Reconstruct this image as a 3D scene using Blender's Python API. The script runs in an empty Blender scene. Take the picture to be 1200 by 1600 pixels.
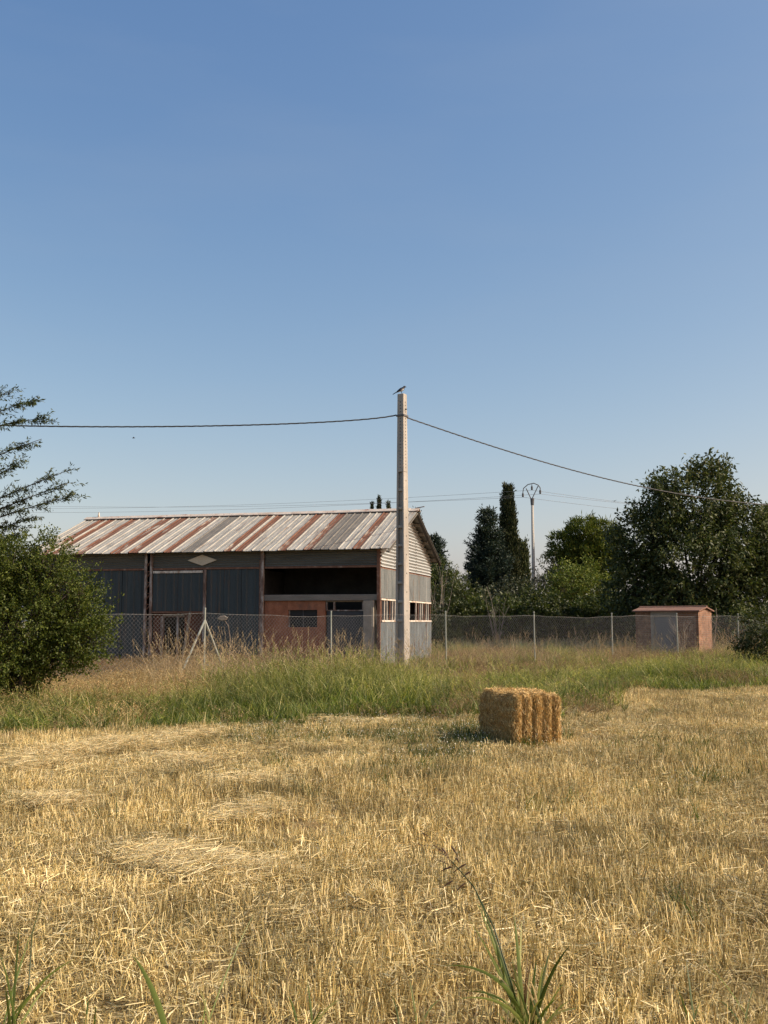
import bpy, math, random
import numpy as np
from mathutils import Vector, Matrix

R = math.radians
scene = bpy.context.scene
C = scene.collection
random.seed(7)

# ------------------------------------------------------------------ camera
FPX, HZ, EYE = 1618.0, 971.0, 1.65          # focal length in photo pixels, horizon row, eye height
K = FPX / 1202.0                            # distances below were first measured with a 1202 pixel lens
PITCH = math.atan((HZ - 800) / FPX)
cd = bpy.data.cameras.new('camera')
cam = bpy.data.objects.new('camera', cd); C.objects.link(cam)
cam.location = (0, 0, EYE)
cam.rotation_euler = (math.pi / 2 + PITCH, 0, 0)
cd.sensor_fit = 'VERTICAL'; cd.sensor_height = 24.0
cd.lens = 24.0 * FPX / 1600.0
cd.clip_start = 0.05; cd.clip_end = 5000
scene.camera = cam
scene.render.resolution_x = 768; scene.render.resolution_y = 1024

# ------------------------------------------------------------------ sky and sun
SUN_EL, SUN_PHI = R(37), R(9)               # from the right, a little towards the camera
sun_vec = Vector((math.cos(SUN_EL) * math.cos(SUN_PHI), -math.cos(SUN_EL) * math.sin(SUN_PHI), math.sin(SUN_EL)))
w = bpy.data.worlds.new('World'); scene.world = w; w.use_nodes = True
nt = w.node_tree; nt.nodes.clear()
sky = nt.nodes.new('ShaderNodeTexSky'); sky.sky_type = 'NISHITA'; sky.sun_disc = False
sky.sun_elevation = SUN_EL
sky.sun_rotation = math.atan2(sun_vec.x, sun_vec.y)
sky.altitude = 100; sky.air_density = 1.0; sky.dust_density = 2.0; sky.ozone_density = 1.0
bg = nt.nodes.new('ShaderNodeBackground'); bg.inputs[1].default_value = 0.111
wo = nt.nodes.new('ShaderNodeOutputWorld')
# the camera's response to the sky, channel by channel
sep = nt.nodes.new('ShaderNodeSeparateColor'); com = nt.nodes.new('ShaderNodeCombineColor'); nt.links.new(sky.outputs[0], sep.inputs[0])
for ch, (pw_, ga_) in enumerate(((1.28, .86), (1.0, 1.05), (.65, 1.68))):
    p1 = nt.nodes.new('ShaderNodeMath'); p1.operation = 'POWER'; p1.inputs[1].default_value = pw_; nt.links.new(sep.outputs[ch], p1.inputs[0])
    p2 = nt.nodes.new('ShaderNodeMath'); p2.operation = 'MULTIPLY'; p2.inputs[1].default_value = ga_; nt.links.new(p1.outputs[0], p2.inputs[0]); nt.links.new(p2.outputs[0], com.inputs[ch])
# faint wisps of high haze
wtc = nt.nodes.new('ShaderNodeTexCoord'); wmp = nt.nodes.new('ShaderNodeMapping'); wmp.inputs['Scale'].default_value = (2.2, 2.2, 9.0); nt.links.new(wtc.outputs['Generated'], wmp.inputs[0])
wns = nt.nodes.new('ShaderNodeTexNoise'); wns.inputs['Scale'].default_value = 1.6; wns.inputs['Detail'].default_value = 5; nt.links.new(wmp.outputs[0], wns.inputs['Vector'])
wmr = nt.nodes.new('ShaderNodeMapRange'); wmr.inputs[1].default_value = .48; wmr.inputs[2].default_value = .8; wmr.inputs[4].default_value = .09; nt.links.new(wns.outputs[0], wmr.inputs[0])
wmx = nt.nodes.new('ShaderNodeMixRGB'); wmx.inputs[2].default_value = (2.9, 3.25, 3.75, 1); nt.links.new(wmr.outputs[0], wmx.inputs[0]); nt.links.new(com.outputs[0], wmx.inputs[1])
nt.links.new(wmx.outputs[0], bg.inputs[0]); nt.links.new(bg.outputs[0], wo.inputs[0])
sl = bpy.data.lights.new('sun', 'SUN'); sl.energy = 4.7; sl.angle = R(0.53); sl.color = (1.0, 0.92, 0.77)
so = bpy.data.objects.new('sun', sl); C.objects.link(so)
so.rotation_euler = (-sun_vec).to_track_quat('-Z', 'Y').to_euler(); so.location = (30, -5, 40)
vs = scene.view_settings
vs.view_transform = 'Standard'; vs.look = 'None'; vs.gamma = 1.0; vs.exposure = 0.4
try: vs.use_curve_mapping = False
except Exception: pass
scene.cycles.max_bounces = 6; scene.cycles.diffuse_bounces = 3; scene.cycles.transmission_bounces = 3
scene.cycles.transparent_max_bounces = 8

# ------------------------------------------------------------------ photo measuring helpers
CP, SP = math.cos(PITCH), math.sin(PITCH)
def ray(px, py):
    u, v = (px - 600) / FPX, (800 - py) / FPX
    return Vector((u, CP - v * SP, SP + v * CP))
def at(px, py, D):
    D = D * K; d = ray(px, py); t = D / d.y
    return Vector((d.x * t, D, EYE + d.z * t))
def gnd(px, py, z=0.0):
    d = ray(px, py); t = (z - EYE) / d.z
    return Vector((d.x * t, d.y * t, z))
def xpx(px, D):            # world x of a column at horizon height
    return at(px, HZ, D).x
def ppm(D): return FPX / D  # about pixels per metre

# ------------------------------------------------------------------ object helpers
def tag(o, label=None, cat=None, group=None, kind=None):
    if label: o['label'] = label
    if cat: o['category'] = cat
    if group: o['group'] = group
    if kind: o['kind'] = kind
    return o
def link(name, me, parent=None, mats=()):
    o = bpy.data.objects.new(name, me); C.objects.link(o)
    for m in mats: me.materials.append(m)
    if parent: o.parent = parent
    return o
def empty(name, loc=(0, 0, 0), rz=0.0):
    o = bpy.data.objects.new(name, None); C.objects.link(o)
    o.location = loc; o.rotation_euler = (0, 0, rz); o.empty_display_size = 0.3
    return o
def mesh_np(name, V, F, rnd=None, smooth=False):
    V = np.asarray(V, np.float32); F = np.asarray(F, np.int32)
    me = bpy.data.meshes.new(name)
    k = F.shape[1]
    me.vertices.add(len(V)); me.vertices.foreach_set('co', V.ravel())
    me.loops.add(F.size); me.loops.foreach_set('vertex_index', F.ravel())
    me.polygons.add(len(F)); me.polygons.foreach_set('loop_start', np.arange(0, F.size, k, dtype=np.int32))
    if smooth: me.polygons.foreach_set('use_smooth', np.ones(len(F), bool))
    if rnd is not None:
        a = me.attributes.new('rnd', 'FLOAT', 'POINT'); a.data.foreach_set('value', np.asarray(rnd, np.float32))
    me.update(calc_edges=True)
    return me

class MB:
    """collects simple shapes into one mesh"""
    def __init__(s): s.v = []; s.f = []; s.mi = []; s.cur = 0
    def add(s, V, F):
        n = len(s.v); s.v += [tuple(p) for p in V]; s.f += [tuple(i + n for i in f) for f in F]; s.mi += [s.cur] * len(F)
        return s
    def box(s, x0, x1, y0, y1, z0, z1):
        V = [(x0,y0,z0),(x1,y0,z0),(x1,y1,z0),(x0,y1,z0),(x0,y0,z1),(x1,y0,z1),(x1,y1,z1),(x0,y1,z1)]
        return s.add(V, [(0,3,2,1),(4,5,6,7),(0,1,5,4),(1,2,6,5),(2,3,7,6),(3,0,4,7)])
    def bar(s, a, b, wx, wy, up=(0, 0, 1), w1=None):
        a, b = Vector(a), Vector(b); d = (b - a).normalized(); up = Vector(up)
        sx = d.cross(up)
        if sx.length < 1e-4: sx = d.cross(Vector((0, 1, 0)))
        sx.normalize(); sy = sx.cross(d); k = 1 if w1 is None else w1
        V = []
        for p, m in ((a, 1), (b, k)):
            for i, j in ((-1,-1),(1,-1),(1,1),(-1,1)): V.append(p + sx * wx * m * .5 * i + sy * wy * m * .5 * j)
        return s.add(V, [(3,2,1,0),(4,5,6,7),(0,1,5,4),(1,2,6,5),(2,3,7,6),(3,0,4,7)])
    def tube(s, pts, rad, n=6, cap=True):
        pts = [Vector(p) for p in pts]
        if not hasattr(rad, '__len__'): rad = [rad] * len(pts)
        V = []; ref = Vector((0.31, 0.17, 0.93))
        for i, p in enumerate(pts):
            d = (pts[min(i + 1, len(pts) - 1)] - pts[max(i - 1, 0)]).normalized()
            sx = d.cross(ref)
            if sx.length < 1e-3: sx = d.cross(Vector((1, 0, 0)))
            sx.normalize(); sy = d.cross(sx)
            for k in range(n):
                a = 2 * math.pi * k / n
                V.append(p + (sx * math.cos(a) + sy * math.sin(a)) * rad[i])
        F = []
        for i in range(len(pts) - 1):
            for k in range(n):
                F.append((i*n+k, i*n+(k+1)%n, (i+1)*n+(k+1)%n, (i+1)*n+k))
        if cap: F += [tuple(range(n - 1, -1, -1)), tuple((len(pts)-1)*n + k for k in range(n))]
        return s.add(V, F)
    def prism(s, prof, o, ax, ay, az, L):
        o, ax, ay, az = map(Vector, (o, ax, ay, az)); n = len(prof)
        V = [o + ax * p[0] + ay * p[1] for p in prof] + [o + ax * p[0] + ay * p[1] + az * L for p in prof]
        F = [(i, (i+1) % n, n + (i+1) % n, n + i) for i in range(n)] + [tuple(range(n-1, -1, -1)), tuple(range(n, 2*n))]
        return s.add(V, F)
    def build(s, name, mats, parent=None, smooth=False, bevel=0.0):
        me = bpy.data.meshes.new(name); me.from_pydata(s.v, [], s.f)
        if not isinstance(mats, (list, tuple)): mats = [mats]
        o = link(name, me, parent, mats)
        if any(s.mi): me.polygons.foreach_set('material_index', s.mi)
        if smooth: me.polygons.foreach_set('use_smooth', [True] * len(s.f))
        me.update()
        if bevel:
            b = o.modifiers.new('b', 'BEVEL'); b.width = bevel; b.segments = 1; b.limit_method = 'ANGLE'
        return o

# ------------------------------------------------------------------ materials
def newmat(name):
    m = bpy.data.materials.new(name); m.use_nodes = True; t = m.node_tree
    return m, t, t.nodes, t.links, t.nodes['Principled BSDF']
def ramp(nodes, stops):
    r = nodes.new('ShaderNodeValToRGB'); e = r.color_ramp.elements
    while len(e) < len(stops): e.new(0.5)
    for i, (p, c) in enumerate(stops): e[i].position = p; e[i].color = (*c, 1)
    return r
def noise(nodes, links, vec, scale, detail=4.0, rough=.6, dist=0.0):
    n = nodes.new('ShaderNodeTexNoise'); n.inputs['Scale'].default_value = scale
    n.inputs['Detail'].default_value = detail; n.inputs['Roughness'].default_value = rough
    n.inputs['Distortion'].default_value = dist
    if vec: links.new(vec, n.inputs['Vector'])
    return n
def surf(name, stops, scale=3.0, stretch=(1, 1, 1), rough=.8, bump=.3, fine=30.0, metal=0.0, spec=.3, over=None):
    """weathered surface: stops = colour ramp over a stretched noise; over = (colour, lo, hi, scale, stretch) patches laid on top"""
    m, t, N, L, b = newmat(name)
    tc = N.new('ShaderNodeTexCoord'); oi = N.new('ShaderNodeObjectInfo')
    ad = N.new('ShaderNodeVectorMath'); ad.operation = 'ADD'
    mu = N.new('ShaderNodeVectorMath'); mu.operation = 'SCALE'; mu.inputs[0].default_value = (37, 19, 11)
    L.new(oi.outputs['Random'], mu.inputs['Scale']); L.new(tc.outputs['Object'], ad.inputs[0]); L.new(mu.outputs[0], ad.inputs[1])
    mp = N.new('ShaderNodeMapping'); mp.inputs['Scale'].default_value = stretch; L.new(ad.outputs[0], mp.inputs[0])
    n1 = noise(N, L, mp.outputs[0], scale, 6, .65)
    r = ramp(N, stops); L.new(n1.outputs[0], r.inputs[0]); col = r.outputs[0]
    n2 = noise(N, L, ad.outputs[0], fine, 3)
    if over:
        c, lo, hi, sc, st = over
        mp2 = N.new('ShaderNodeMapping'); mp2.inputs['Scale'].default_value = st; L.new(ad.outputs[0], mp2.inputs[0])
        n3 = noise(N, L, mp2.outputs[0], sc, 8, .7)
        mr = N.new('ShaderNodeMapRange'); mr.inputs[1].default_value = lo; mr.inputs[2].default_value = hi
        L.new(n3.outputs[0], mr.inputs[0])
        mx = N.new('ShaderNodeMixRGB'); L.new(mr.outputs[0], mx.inputs[0]); L.new(col, mx.inputs[1]); mx.inputs[2].default_value = (*c, 1)
        col = mx.outputs[0]
    mv = N.new('ShaderNodeMixRGB'); mv.blend_type = 'MULTIPLY'; mv.inputs[0].default_value = .45
    rr = ramp(N, [(.3, (.55, .55, .55)), (.7, (1.15, 1.15, 1.15))]); L.new(n2.outputs[0], rr.inputs[0])
    L.new(col, mv.inputs[1]); L.new(rr.outputs[0], mv.inputs[2])
    L.new(mv.outputs[0], b.inputs['Base Color'])
    b.inputs['Roughness'].default_value = rough; b.inputs['Metallic'].default_value = metal
    b.inputs['Specular IOR Level'].default_value = spec
    if bump:
        bp = N.new('ShaderNodeBump'); bp.inputs['Strength'].default_value = bump; bp.inputs['Distance'].default_value = .01
        L.new(n2.outputs[0], bp.inputs['Height']); L.new(bp.outputs[0], b.inputs['Normal'])
    return m
def leafmat(name, stops, trans=.3, rough=.55, spec=.25, wn=None, vary=.35, tint=(1.1, 1.15, .5)):
    """leaves, blades and straw: colour from the per-leaf random value, patches from position"""
    m, t, N, L, b = newmat(name)
    at_ = N.new('ShaderNodeAttribute'); at_.attribute_name = 'rnd'
    r = ramp(N, stops); L.new(at_.outputs['Fac'], r.inputs[0]); col = r.outputs[0]
    oi = N.new('ShaderNodeObjectInfo')
    hs = N.new('ShaderNodeHueSaturation')
    mr = N.new('ShaderNodeMapRange'); mr.inputs[3].default_value = 1 - vary; mr.inputs[4].default_value = 1 + vary
    L.new(oi.outputs['Random'], mr.inputs[0]); L.new(mr.outputs[0], hs.inputs['Value']); L.new(col, hs.inputs['Color']); col = hs.outputs[0]
    if wn:
        c, sc, lo, hi = wn
        g = N.new('ShaderNodeNewGeometry'); n = noise(N, L, g.outputs['Position'], sc, 4, .6)
        m2 = N.new('ShaderNodeMapRange'); m2.inputs[1].default_value = lo; m2.inputs[2].default_value = hi; L.new(n.outputs[0], m2.inputs[0])
        mx = N.new('ShaderNodeMixRGB'); L.new(m2.outputs[0], mx.inputs[0]); L.new(col, mx.inputs[1]); mx.inputs[2].default_value = (*c, 1); col = mx.outputs[0]
    L.new(col, b.inputs['Base Color']); b.inputs['Roughness'].default_value = rough; b.inputs['Specular IOR Level'].default_value = spec
    tr = N.new('ShaderNodeBsdfTranslucent')
    tm = N.new('ShaderNodeMixRGB'); tm.blend_type = 'MULTIPLY'; tm.inputs[0].default_value = 1; L.new(col, tm.inputs[1]); tm.inputs[2].default_value = (*tint, 1)
    L.new(tm.outputs[0], tr.inputs[0])
    ms = N.new('ShaderNodeMixShader'); ms.inputs[0].default_value = trans
    L.new(b.outputs[0], ms.inputs[1]); L.new(tr.outputs[0], ms.inputs[2])
    L.new(ms.outputs[0], N['Material Output'].inputs['Surface'])
    return m

M = {}
# straw and grass
M['stubble'] = leafmat('stubble', [(0, (.090, .060, .020)), (.25, (.32, .238, .084)), (.6, (.59, .47, .193)), (1, (.86, .75, .43))], .14, .45, .4, ((.18, .145, .052), .7, .46, .76), .32, (1, .95, .75))
M['straw'] = leafmat('straw', [(0, (.32, .24, .09)), (.5, (.55, .44, .20)), (1, (.76, .66, .38))], .15, .45, .4, None, .15, (1, .95, .8))
M['green'] = leafmat('green_grass', [(0, (.024, .042, .008)), (.45, (.070, .105, .018)), (.8, (.155, .195, .042)), (.94, (.30, .30, .10)), (1, (.55, .48, .25))], .4, .5, .3, ((.10, .12, .03), .45, .45, .8), .5, (1.2, 1.3, .5))
M['dry'] = leafmat('dry_grass', [(0, (.07, .045, .025)), (.4, (.22, .155, .085)), (.75, (.38, .29, .155)), (.9, (.13, .15, .045)), (1, (.56, .47, .29))], .35, .6, .2, ((.26, .17, .10), .35, .45, .8), .45, (1.1, 1, .7))
M['golden'] = leafmat('golden_grass', [(0, (.12, .08, .03)), (.5, (.38, .28, .12)), (1, (.62, .51, .27))], .3, .55, .25, None, .35, (1.1, 1, .7))
M['pale'] = leafmat('pale_stalk', [(0, (0.216, 0.153, 0.081)), (.5, (0.342, 0.27, 0.153)), (1, (0.486, 0.405, 0.252))], .3, .6, .2, None, .25, (1.1, 1, .7))
M['greyweed'] = leafmat('grey_weed', [(0, (.10, .12, .07)), (.6, (.20, .23, .14)), (1, (.38, .37, .24))], .25, .6, .2)
M['flower'] = leafmat('white_flower', [(0, (.6, .6, .55)), (1, (.8, .8, .74))], .2)
M['reed'] = leafmat('reed_blade', [(0, (.050, .075, .016)), (.5, (.10, .135, .028)), (.85, (.20, .23, .055)), (1, (.36, .34, .14))], .35, .45, .35, None, .25, (1.2, 1.3, .5))
M['panicle'] = leafmat('panicle', [(0, (.045, .022, .022)), (1, (.14, .085, .06))], .2)
# tree leaves
M['bushleaf'] = leafmat('bush_leaf', [(0, (0.02604, 0.03869, 0.00744)), (.5, (0.0558, 0.07812, 0.01339)), (1, (0.1116, 0.1339, 0.02381))], .3, .55, .25)
M['walnutleaf'] = leafmat('walnut_leaf', [(0, (0.02856, 0.04243, 0.01306)), (.6, (0.05549, 0.07507, 0.02203)), (1, (0.1142, 0.1306, 0.0408))], .22, .55, .25)
M['pineleaf'] = leafmat('pine_needles', [(0, (0.05625, 0.08438, 0.01575)), (.6, (0.1125, 0.1462, 0.02475)), (1, (0.1913, 0.2137, 0.03938))], .2, .6, .2)
M['cypleaf'] = leafmat('cypress_spray', [(0, (0.0216, 0.0324, 0.01512)), (.6, (0.04536, 0.06048, 0.02592)), (1, (0.09184, 0.1026, 0.04104))], .1, .6, .2)
M['firleaf'] = leafmat('fir_spray', [(0, (0.01512, 0.027, 0.0216)), (.6, (0.0324, 0.04968, 0.03456)), (1, (0.0594, 0.08104, 0.054))], .1, .6, .2)
M['shrubleaf'] = leafmat('shrub_leaf', [(0, (0.02151, 0.03289, 0.00759)), (.6, (0.04934, 0.06638, 0.01518)), (1, (0.09488, 0.1075, 0.02846))], .28, .5, .3)
M['oliveleaf'] = leafmat('olive_leaf', [(0, (.020, .028, .014)), (.6, (.045, .056, .028)), (1, (.105, .112, .062))], .2, .5, .3)
M['locustleaf'] = leafmat('locust_leaf', [(0, (.040, .062, .026)), (.6, (.085, .115, .045)), (1, (.15, .18, .07))], .35, .5, .3)
M['bark'] = surf('bark', [(.3, (.028, .022, .017)), (.7, (.085, .066, .05))], 6, (1, 1, .25), .9, .8)
M['twig'] = surf('pale_twig', [(.3, (.16, .13, .10)), (.7, (.30, .26, .20))], 6, (1, 1, .25), .9, .4)
# barn
M['cream'] = surf('cream_roof_sheet', [(.25, (.19, .182, .155)), (.5, (.33, .32, .275)), (.8, (.45, .44, .385))], 2.2, (3, .35, 1), .55, .15, 25, .0, .4, ((.15, .105, .075), .55, .72, 1.7, (4, .45, .45)))
M['rust'] = surf('rust_roof_sheet', [(.25, (.085, .042, .028)), (.5, (.15, .072, .045)), (.7, (.20, .11, .072)), (.85, (.30, .25, .20))], 2.6, (5, .35, .35), .8, .3, 25, .0, .2, ((.34, .32, .27), .54, .66, 1.3, (3, .5, .5)))
M['grey'] = surf('grey_roof_sheet', [(.25, (0.0935, 0.08925, 0.08075)), (.55, (0.1615, 0.153, 0.1318)), (.85, (0.238, 0.221, 0.187))], 2.0, (3, .6, 1), .8, .2, 25)
M['ridge'] = surf('ridge_cap', [(.3, (.36, .30, .24)), (.7, (.58, .54, .47))], 2, (1, 1, 1), .6, .2, 25, 0, .3, ((.25, .10, .05), .55, .62, 1.2, (1, 1, 1)))
M['darksheet'] = surf('dark_blue_steel', [(.25, (.028, .040, .044)), (.6, (.044, .061, .066)), (.85, (.072, .092, .096))], 1.5, (2, 2, .3), .55, .1, 30, 0, .35, ((.085, .055, .038), .55, .72, 1.8, (3, 3, .3)))
M['bandsheet'] = surf('grey_green_corrugated', [(.25, (0.072, 0.072, 0.0612)), (.6, (0.1224, 0.1224, 0.1044)), (.85, (0.1584, 0.1584, 0.1368))], 1.5, (.4, 1, 2), .6, .1, 30)
M['gablesheet'] = surf('cream_corrugated', [(.25, (.31, .325, .315)), (.6, (.42, .44, .43)), (.85, (.49, .51, .50))], 1.5, (1, .4, 2), .5, .1, 30)
M['galv'] = surf('galvanised_sheet', [(.25, (0.17, 0.1913, 0.187)), (.55, (0.2635, 0.2848, 0.2762)), (.85, (0.374, 0.3825, 0.357))], 2.0, (1, 3, .3), .5, .1, 30, .0, .4, ((.24, .15, .09), .58, .75, 2.0, (1, 3, .4)))
M['galvlow'] = surf('weathered_galvanised_sheet', [(.25, (0.1275, 0.1573, 0.17)), (.5, (0.2295, 0.2635, 0.272)), (.66, (0.255, 0.2805, 0.2805)), (.72, (0.51, 0.493, 0.442))], 2.4, (1, 2.5, .35), .55, .15, 30, .0, .4, ((.13, .085, .06), .54, .62, 2.2, (1, 4, .5)))
M['steelpost'] = surf('rusty_pale_post', [(.35, (.10, .065, .05)), (.5, (.22, .16, .13)), (.6, (.42, .39, .35))], 5, (1, 1, .35), .8, .4, 40)
M['rusttrim'] = surf('rusted_trim', [(.3, (.12, .06, .04)), (.6, (.22, .12, .08)), (.8, (.40, .34, .28))], 5, (1, 1, 1), .85, .4, 40)
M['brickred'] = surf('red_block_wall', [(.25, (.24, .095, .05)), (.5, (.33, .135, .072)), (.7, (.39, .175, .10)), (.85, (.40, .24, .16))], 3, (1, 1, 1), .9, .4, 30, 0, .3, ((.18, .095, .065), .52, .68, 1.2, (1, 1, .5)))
M['rustshadewall'] = surf('shaded_rust_wall', [(.25, (.09, .036, .022)), (.6, (.15, .060, .036)), (.85, (.20, .09, .055))], 3, (1, 1, .4), .9, .4, 30)  # darker red wall; shade of the deeper recess put into its colour
M['concrete'] = surf('concrete', [(.25, (0.24, 0.22, 0.18)), (.6, (0.336, 0.308, 0.256)), (.85, (0.4, 0.368, 0.312))], 3, (1, 1, 1), .9, .4, 40)
M['lintel'] = surf('weathered_lintel', [(.25, (0.15, 0.1387, 0.12)), (.6, (0.225, 0.21, 0.18)), (.85, (0.285, 0.2625, 0.225))], 3, (.4, 1, 2), .9, .4, 40)
M['darkdoor'] = surf('dark_grey_door', [(.25, (0.04125, 0.045, 0.04875)), (.7, (0.07125, 0.075, 0.07875))], 2, (1, 1, .4), .6, .1)
M['interior'] = surf('shade_dark_interior', [(.3, (.03, .027, .024)), (.7, (.06, .055, .05))], 2, (1, 1, 1), .95, .2)  # shade inside the barn put into a near-black colour
M['wood'] = surf('weathered_timber', [(.3, (.14, .11, .08)), (.7, (.30, .25, .19))], 4, (6, 6, .6), .85, .4)
M['darkwood'] = surf('dark_timber', [(.3, (.025, .02, .016)), (.7, (.06, .05, .04))], 4, (6, 6, .6), .85, .4)
M['litstrip'] = surf('lit_strip', [(.3, (0.4675, 0.3995, 0.289)), (.7, (0.595, 0.527, 0.3995))], 4, (6, 6, .6), .8, .2)  # lit strips in the gap; their sunlit brightness put into a pale colour
M['whitepaint'] = surf('flaking_white_paint', [(.35, (.34, .25, .18)), (.5, (.62, .58, .50)), (.8, (.74, .70, .62))], 6, (1, 1, .6), .7, .3)
M['beige'] = surf('beige_plate', [(.3, (.52, .46, .34)), (.7, (.64, .57, .44))], 2, (1, 1, 1), .6, .1)
mg, _t, _N, _L, _b = newmat('dark_glass'); _b.inputs['Base Color'].default_value = (.02, .022, .024, 1); _b.inputs['Roughness'].default_value = .35; _b.inputs['Specular IOR Level'].default_value = .2; M['glass'] = mg
# pole, wires, fence
M['poleconc'] = surf('pole_concrete', [(.25, (.26, .245, .215)), (.6, (.40, .38, .335)), (.85, (.48, .46, .41))], 2.5, (1, 1, .3), .9, .4, 50, 0, .3, ((.22, .20, .17), .55, .75, 1.5, (1, 1, .2)))
M['hole'] = surf('hole_shade', [(.3, (.02, .018, .016)), (.7, (.05, .045, .04))], 9, (1, 1, 1), .95, 0)
M['cable'] = surf('black_cable', [(.3, (.03, .034, .036)), (.7, (.06, .065, .068))], 9, (1, 1, 1), .5, 0)
M['wire'] = surf('aluminium_wire', [(.3, (.16, .17, .18)), (.7, (.24, .25, .26))], 9, (1, 1, 1), .5, 0)
M['fencewire'] = surf('galvanised_wire', [(.3, (0.204, 0.2125, 0.204)), (.7, (0.323, 0.323, 0.306))], 9, (1, 1, 1), .5, 0, 30, .3)
M['fencepost'] = surf('pale_green_post', [(.3, (.20, .23, .20)), (.7, (.36, .38, .33))], 6, (1, 1, .3), .6, .1)
M['insul'] = surf('grey_steel_arm', [(.3, (.07, .075, .08)), (.7, (.13, .135, .14))], 6, (1, 1, 1), .6, .1)
# bale
M['bale'] = surf('bale_body', [(.25, (0.17, 0.0935, 0.0255)), (.5, (0.306, 0.1827, 0.05525)), (.8, (0.425, 0.2805, 0.102))], 9, (1, 1, 1), .9, 1.0, 70)
M['balestraw'] = leafmat('bale_straw', [(0, (.28, .17, .055)), (.5, (.58, .41, .16)), (1, (.86, .68, .34))], .2, .5, .35, None, .1, (1, .9, .7))
# hut
M['hutroof'] = surf('clay_roof', [(.25, (0.153, 0.0855, 0.063)), (.7, (0.234, 0.1395, 0.1035))], 3, (1, 1, 1), .85, .3)
M['hutdoor'] = surf('grey_metal_door', [(.3, (0.1445, 0.153, 0.1573)), (.7, (0.1955, 0.204, 0.2082))], 1.5, (1, 1, .5), .5, .1)
M['hutplaster'] = surf('mortar_surround', [(.3, (0.24, 0.216, 0.176)), (.7, (0.352, 0.32, 0.264))], 4, (1, 1, 1), .9, .5)
M['magpie'] = surf('black_feathers', [(.3, (.012, .012, .016)), (.7, (.03, .03, .04))], 9, (1, 1, 1), .5, 0)
M['magwhite'] = surf('white_feathers', [(.3, (.6, .6, .58)), (.7, (.75, .75, .72))], 9, (1, 1, 1), .7, 0)

def brickmat(name, c1, c2, mort):
    m, t, N, L, b = newmat(name)
    tc = N.new('ShaderNodeTexCoord'); sx = N.new('ShaderNodeSeparateXYZ'); L.new(tc.outputs['Object'], sx.inputs[0])
    ad = N.new('ShaderNodeMath'); ad.operation = 'ADD'; L.new(sx.outputs[0], ad.inputs[0]); L.new(sx.outputs[1], ad.inputs[1])
    cx = N.new('ShaderNodeCombineXYZ'); L.new(ad.outputs[0], cx.inputs[0]); L.new(sx.outputs[2], cx.inputs[1])
    bt = N.new('ShaderNodeTexBrick'); L.new(cx.outputs[0], bt.inputs[0])
    bt.inputs['Color1'].default_value = (*c1, 1); bt.inputs['Color2'].default_value = (*c2, 1); bt.inputs['Mortar'].default_value = (*mort, 1)
    bt.inputs['Scale'].default_value = 1; bt.inputs['Brick Width'].default_value = .24; bt.inputs['Row Height'].default_value = .085; bt.inputs['Mortar Size'].default_value = .01
    n = noise(N, L, tc.outputs['Object'], 5, 6)
    mv = N.new('ShaderNodeMixRGB'); mv.blend_type = 'MULTIPLY'; mv.inputs[0].default_value = .7
    rr = ramp(N, [(.35, (.45, .42, .40)), (.65, (1.2, 1.17, 1.12))]); L.new(n.outputs[0], rr.inputs[0]); L.new(bt.outputs[0], mv.inputs[1]); L.new(rr.outputs[0], mv.inputs[2])
    L.new(mv.outputs[0], b.inputs['Base Color']); b.inputs['Roughness'].default_value = .9
    bp = N.new('ShaderNodeBump'); bp.inputs['Strength'].default_value = .6; bp.inputs['Distance'].default_value = .01; bp.invert = True
    L.new(bt.outputs['Fac'], bp.inputs['Height']); L.new(bp.outputs[0], b.inputs['Normal'])
    return m
M['hutbrick'] = brickmat('hut_brick', (.19, .090, .050), (.28, .150, .09), (.23, .18, .135))

# ------------------------------------------------------------------ zones on the ground
_bx = np.array([-40, -14, -7, -4.5, -2, 0, 2.5, 4.2, 5.8, 10, 20, 60.]); _by = np.array([7.5, 9.2, 10.1, 10.8, 12.0, 12.5, 13.0, 14.4, 17.0, 19.4, 24, 42.])
def bound(x): return np.interp(x, _bx, _by) * K         # where the stubble ends and the rank grass begins
def fence_y(x): return (25.2 + .66 * np.asarray(x)) * K
rng0 = np.random.default_rng(3)
def gz(x, y):
    """height of the ground"""
    x = np.asarray(x, float); y = np.asarray(y, float)
    z = .025 * np.sin(x * .9 + .4 * y) + .02 * np.sin(y * 1.3 - .5 * x) + .015 * np.sin(2.1 * x + 1.7 * y)
    s = np.clip((y - bound(x) - .3) / 3.0, 0, 1); z = z + .0 * s
    r = np.clip((x - 9) / 8, 0, 1) * np.clip((y - 24 * K) / 6, 0, 1); z = z + .06 * r
    return z

# ground: one sheet to the horizon, denser near the camera
gx = np.concatenate([[-1500, -500, -150, -60], np.arange(-40, 50.1, .8), [65, 150, 500, 1500]])
gy = np.concatenate([[-300, -60, -15, -4], np.arange(0, 84.1, .8), [110, 190, 500, 2500]])
XX, YY = np.meshgrid(gx, gy); ZZ = gz(XX, YY)
V = np.stack([XX.ravel(), YY.ravel(), ZZ.ravel()], 1); nx, ny = len(gx), len(gy)
I = np.arange(nx * ny).reshape(ny, nx)
F = np.stack([I[:-1, :-1].ravel(), I[:-1, 1:].ravel(), I[1:, 1:].ravel(), I[1:, :-1].ravel()], 1)
m, t_, N_, L_, b_ = newmat('field_soil')
g_ = N_.new('ShaderNodeNewGeometry'); n_ = noise(N_, L_, g_.outputs['Position'], 5, 8, .7); n2_ = noise(N_, L_, g_.outputs['Position'], .4, 5, .6)
r_ = ramp(N_, [(.3, (.09, .06, .028)), (.55, (.24, .17, .075)), (.75, (.42, .32, .15))]); L_.new(n_.outputs[0], r_.inputs[0])
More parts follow.
